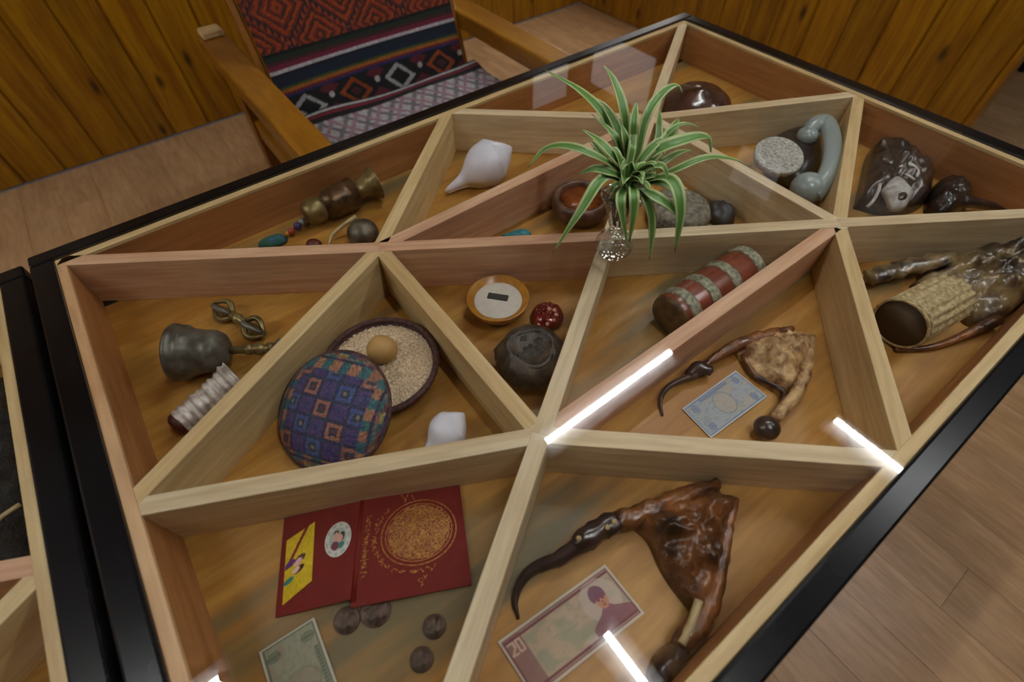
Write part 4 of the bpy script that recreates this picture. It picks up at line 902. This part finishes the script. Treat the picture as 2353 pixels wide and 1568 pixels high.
tag(mesh('banknote', vf, M['paint'], None, cols=cc, loc=cc4[0]), 'pinkish brown banknote printed with a bust in a cap', 'banknote', 'banknotes under the glass')
a, b = V(595, 1500, zb), V(722, 1419, zb); nn_ = Vector(((b - a).y, -(b - a).x, 0)) * 1.75
cc4 = [b, b + nn_, a + nn_, a]
vf, cc = sheet([q - cc4[0] for q in cc4], 150, 80, note_pattern((150, 150, 128), (78, 90, 70), (120, 124, 100), (150, 126, 112), seed=14), 0.0005)
tag(mesh('banknote', vf, M['paint'], None, cols=cc, loc=cc4[0]), 'grey-green banknote cut off by the lower edge of the picture', 'banknote', 'banknotes under the glass')

# ------------------------------------------------------------------ coins
M['coin'] = plain('dull_coin', lin(98, 78, 66), 0.45, 0.4, c2=lin(66, 54, 46), scale=150, bump=0.4)
for x, y, r, dz, lb in ((997, 1440, .0118, 0, 'dull brown coin nearest the long pale divider'), (968, 1516, .0118, 0, 'dull brown coin lowest in the picture'), (797, 1425, .0135, 0, 'dark coin between the green banknote and the red booklet'), (862, 1404, .0160, 0, 'largest dark coin half under the red booklet')):
    p = V(x, y, Z0 + 0.002)
    c = thing('coin', lb, 'coin', (p.x, p.y, Z0), 0, 'coins by the red booklet')
    mesh('disc', lathe([(0.0, 0.0), (r, 0.0), (r, 0.002), (r * .92, 0.0023), (r * .90, 0.0018), (0.0, 0.0018)], 36), M['coin'], c)
    mesh('relief', lathe([(0.0, 0.0022), (r * .3, 0.0022), (r * .55, 0.0021), (r * .6, 0.0017)][::-1], 20, lambda rr, z, a, i: rr * (1 + 0.2 * math.cos(5 * a))), M['coin'], c)

# ------------------------------------------------------------------ red booklet
bkp = V(830, 1260, Z0)
bo = thing('red_booklet', 'open red booklet lying face down with a gold round emblem and a yellow sticker', 'booklet', bkp)
M['red'] = plain('red_leatherette', lin(114, 20, 10), 0.6, spec=0.3, noise=0.12, scale=60, bump=0.15, bscale=500)
M['gold'] = plain('gold_foil', lin(214, 158, 84), 0.35, 0.55, c2=lin(150, 92, 40), scale=300)
M['page'] = plain('booklet_pages', lin(214, 206, 190), 0.8, noise=0.05)
def slab(pts, z0s, z1s):
    n = len(pts); return [Vector((p.x, p.y, z)) for p, z in zip(pts, z0s)] + [Vector((p.x, p.y, z)) for p, z in zip(pts, z1s)], [tuple(reversed(range(n))), tuple(range(n, 2 * n))] + [(i, (i + 1) % n, n + (i + 1) % n, n + i) for i in range(n)]
zl = [Z0 + .0005, Z0 + .0005, Z0 + .009, Z0 + .009]
Lc = [V(652, 1192, Z0 + .004), V(631, 1420, Z0 + .004), V(820, 1374, Z0 + .012), V(836, 1136, Z0 + .012)]
Rc = [V(836, 1140, Z0 + .012), V(806, 1398, Z0 + .012), V(1084, 1344, Z0 + .004), V(1055, 1107, Z0 + .004)]
mesh('back_cover', slab(Lc, zl, [z + .0022 for z in zl]), M['red'], bo, smooth=False, world=True)
mesh('front_cover', slab(Rc, [Z0 + .0095, Z0 + .0095, Z0 + .002, Z0 + .002], [Z0 + .012, Z0 + .012, Z0 + .0045, Z0 + .0045]), M['red'], bo, smooth=False, world=True)
def inset(Q, k): c = sum(Q, Vector()) / 4; return [c + (q - c) * k for q in Q]
mesh('pages', slab(inset(Rc, .95), [Z0 + .0003] * 4, [Z0 + .0088, Z0 + .0088, Z0 + .0016, Z0 + .0016]), M['page'], bo, smooth=False, world=True)
mesh('spine', tube([V(836, 1137, Z0 + .0085), V(814, 1386, Z0 + .0085)], .0042, 12), M['red'], bo, world=True)
def on_plane(Q, zs):
    P3 = [Vector((q.x, q.y, z)) for q, z in zip(Q, zs)]
    def fn(u, v): return P3[0].lerp(P3[3], u).lerp(P3[1].lerp(P3[2], u), v)      # u from first edge to the far edge, v downwards
    return fn
RP = on_plane(Rc, [Z0 + .0121, Z0 + .0121, Z0 + .0046, Z0 + .0046]); LPn = on_plane(Lc, [Z0 + .0028, Z0 + .0028, Z0 + .0113, Z0 + .0113])
def ring(fn, cu, cv, ru, r0, r1, n=72, asp=1.0):
    v, f = [], []
    for k_ in range(n):
        a = 2 * PI * k_ / n
        for r in (r0, r1): v.append(fn(cu + ru * r * math.cos(a), cv + ru * asp * r * math.sin(a)) + Vector((0, 0, .00025)))
    for k_ in range(n): f.append((2 * k_, 2 * k_ + 1, 2 * ((k_ + 1) % n) + 1, 2 * ((k_ + 1) % n)))
    return v, f
EU, EV, ER, AS = 0.565, 0.44, 0.36, 0.86
shapes = [ring(RP, EU, EV, ER, 0.97, 1.0, asp=AS), ring(RP, EU, EV, ER, 0.86, 0.885, asp=AS)]
mesh('emblem_ring', join(*shapes), M['gold'], bo, smooth=False, world=True, label='gold double ring')
def stroke(fn, pts, wd):
    P3 = [fn(*p) + Vector((0, 0, .0003)) for p in pts]; v, f = [], []
    for i, p in enumerate(P3):
        t = (P3[min(i + 1, len(P3) - 1)] - P3[max(i - 1, 0)]).normalized(); s = t.cross(Vector((0, 0, 1))).normalized() * wd
        v += [p + s, p - s]
    for i in range(len(P3) - 1): f.append((2 * i, 2 * i + 1, 2 * i + 3, 2 * i + 2))
    return v, f
rr_ = random.Random(5); S_ = []
for k_ in range(300):                                         # the swirling ornament that fills the round emblem
    r = ER * 0.82 * math.sqrt(rr_.random()); a = rr_.uniform(0, 2 * PI); u0, v0 = EU + r * math.cos(a), EV + AS * r * math.sin(a)
    t0 = rr_.uniform(0, 6.28); R1 = rr_.uniform(0.014, 0.03); L1 = rr_.uniform(2.2, 4.6)
    S_.append(stroke(RP, [(u0 + R1 * math.cos(t0 + L1 * i / 6), v0 + R1 * AS * math.sin(t0 + L1 * i / 6)) for i in range(7)], 0.0004))
m_, nt_, b_ = newmat('emblem_print')
tc_ = N(nt_, 'ShaderNodeTexCoord'); n_ = N(nt_, 'ShaderNodeTexNoise'); n_.inputs['Scale'].default_value = 520; n_.inputs['Detail'].default_value = 2; nt_.links.new(tc_.outputs['Object'], n_.inputs['Vector'])
r_ = ramp(nt_, [(0.42, lin(110, 28, 12)), (0.56, lin(176, 118, 58))]); nt_.links.new(n_.outputs['Fac'], r_.inputs['Fac']); nt_.links.new(r_.outputs['Color'], b_.inputs['Base Color']); b_.inputs['Roughness'].default_value = 0.5
v, f = ring(RP, EU, EV, ER, 0.0, 0.82, asp=AS); v = [q - Vector((0, 0, .0001)) for q in v]
mesh('emblem_field', (v, f), m_, bo, smooth=False, world=True, label='gold printed round field')
mesh('emblem', join(*S_), M['gold'], bo, smooth=False, world=True, label='gold swirling round emblem')
S_ = []
def glyph(cu, cv, ang, s):
    out = []
    for k_ in range(5):
        x0, y0 = rr_.uniform(-.5, .5), rr_.uniform(-.9, .9); x1, y1 = x0 + rr_.uniform(-.6, .6), y0 + rr_.uniform(-1.2, 1.2)
        q = [(x0, y0), ((x0 + x1) / 2 + .2, (y0 + y1) / 2), (x1, y1)]
        out.append(stroke(RP, [(cu + s * (x * math.cos(ang) - y * math.sin(ang)), cv + s * AS * (x * math.sin(ang) + y * math.cos(ang))) for x, y in q], 0.00045))
    return out
for k_ in range(17):
    a = math.radians(75 + k_ * 9.2); S_ += glyph(EU + ER * 1.16 * math.cos(a), EV + ER * 1.16 * AS * math.sin(a), a, 0.034)
for u0, v0, s in ((0.40, 0.075, 0.028), (0.45, 0.06, 0.03), (0.50, 0.085, 0.026), (0.43, 0.11, 0.024), (0.56, 0.875, 0.03), (0.60, 0.87, 0.03), (0.575, 0.92, 0.024), (0.14, 0.46, 0.03)): S_ += glyph(u0, v0, 0.2, s)
mesh('emblem_script', join(*S_), M['gold'], bo, smooth=False, world=True, label='gold script around the emblem')
S_ = []
for k_ in range(24): S_ += glyph(0.075 + rr_.uniform(-.006, .006), 0.22 + k_ * 0.0235, 1.57, 0.021)
mesh('spine_script', join(*S_), M['gold'], bo, smooth=False, world=True, label='line of gold script along the fold')
def sticker(u, v):
    c = np.tile(np.array([206., 176., 18.]), (len(u), 1)); c *= (0.9 + 0.18 * nz2(u, v, 30, 3))[:, None]
    d = (u * 1.0 - 0.62 * (1 - v / 0.42)); c = mixc(c, (120, 20, 22), ((np.abs(u - (0.72 - v * 1.35)) < 0.075) & (v < 0.5)).astype(float))
    el = lambda x, y, a, b: (np.hypot((u - x) / a, (v - y) / b) < 1).astype(float)
    c = mixc(c, (92, 40, 110), el(.18, .44, .17, .06)); c = mixc(c, (70, 44, 30), el(.52, .47, .20, .062)); c = mixc(c, (222, 170, 176), el(.47, .50, .14, .052))
    c = mixc(c, (60, 20, 24), el(.50, .63, .19, .056)); c = mixc(c, (226, 180, 178), el(.41, .61, .13, .045)); c = mixc(c, (40, 128, 108), el(.16, .70, .17, .05))
    return c
z_ = Vector((0, 0, .0004))
vf, cc = sheet([LPn(.06, .26) + z_, LPn(.40, .14) + z_ * 1, LPn(.42, .74) + z_, LPn(.08, .905) + z_], 44, 80, sticker, 0.0003)
mesh('yellow_sticker', vf, M['paint'], bo, cols=cc, world=True, smooth=False, label='yellow sticker with small drawn faces')
def badge(x, y):
    r = np.hypot(x, y); c = np.tile(np.array([206., 208., 200.]), (len(x), 1)); c = mixc(c, (150, 158, 146), ((r > 0.74) & (np.mod(np.arctan2(y, x) * 6, 1) < 0.5) & (r < 0.95)).astype(float) * 0.6)
    c = mixc(c, (170, 182, 170), (r < 0.66).astype(float))
    el = lambda X, Y, a, b: (np.hypot((x - X) / a, (y - Y) / b) < 1).astype(float)
    c = mixc(c, (112, 50, 70), el(-.18, .36, .30, .26) * (r < .66)); c = mixc(c, (60, 120, 108), el(.30, .38, .24, .2) * (r < .66)); c = mixc(c, (50, 34, 30), el(-.12, -.38, .2, .14) * (r < .7)); c = mixc(c, (60, 40, 34), el(.32, -.12, .2, .26) * (r < .7))
    c = mixc(c, (216, 160, 140), el(-.12, -.14, .18, .26)); c = mixc(c, (214, 156, 138), el(.22, -.02, .15, .22))
    return c
n, rg = 48, 22; v = []; XY2 = []
for i in range(rg + 1):
    for k_ in range(n):
        a = 2 * PI * k_ / n; r = i / rg; x, y = r * math.cos(a), r * math.sin(a)
        v.append(LPn(.71 + 0.165 * x, .40 + 0.175 * y) + Vector((0, 0, .0006 + .0012 * (1 - r ** 3)))); XY2.append((x, y))
f = [(i * n + k_, i * n + (k_ + 1) % n, (i + 1) * n + (k_ + 1) % n, (i + 1) * n + k_) for i in range(rg) for k_ in range(n)]
XY2 = np.array(XY2); rgb = badge(XY2[:, 0], XY2[:, 1]) / 255; rgb = np.where(rgb <= 0.04045, rgb / 12.92, ((rgb + 0.055) / 1.055) ** 2.4)
mesh('round_badge', (v, f), M['paint'], bo, cols=rgb, world=True, label='round silver-white badge with two small faces')

# ------------------------------------------------------------------ contents of the second table
fh = thing('dark_fur', 'black shaggy dark fur piece inside the second table', 'fur', (-0.90, 0.20, Z0))
mesh('body', cushion([(-1.02, 0.10), (-0.96, 0.02), (-0.84, 0.03), (-0.80, 0.12), (-0.80, 0.28), (-0.815, 0.36), (-0.86, 0.34), (-0.94, 0.24)], Z0, 0.05, 80, 14, nz=0.6, ns=40, seed=61), plain('black_fur', lin(44, 46, 44), 0.8, c2=lin(18, 20, 20), scale=90, bump=1.0, bscale=240), fh, world=True)
ft_ = thing('pale_feather', 'thin pale curved feather on the dark fur', 'feather', (-0.83, 0.08, Z0 + .05))
mesh('shaft', tube(catmull([(-0.795, 0.085, Z0 + .066), (-0.815, 0.078, Z0 + .068), (-0.832, 0.06, Z0 + .066)], 12), lerpl([.0028, .0024, .001], 12), 8), M['bone'], ft_, world=True)

# ------------------------------------------------------------------ black case beyond the panelled wall
bc = thing('black_case', 'black case on the floor beyond the end of the panelled wall', 'case', (3.42, 0.36, 0))
mesh('body', box(0.5, 0.46, 0.30, (0, 0, 0.155), 0.012, 2), M['black'], bc, smooth=False)
mesh('lid', box(0.51, 0.47, 0.06, (0, 0, 0.335), 0.012, 2), M['black'], bc, smooth=False)
for sx in (-1, 1): mesh('latch', box(0.04, 0.012, 0.05, (sx * 0.14, -0.236, 0.30), 0.003), M['white'], bc, smooth=False)
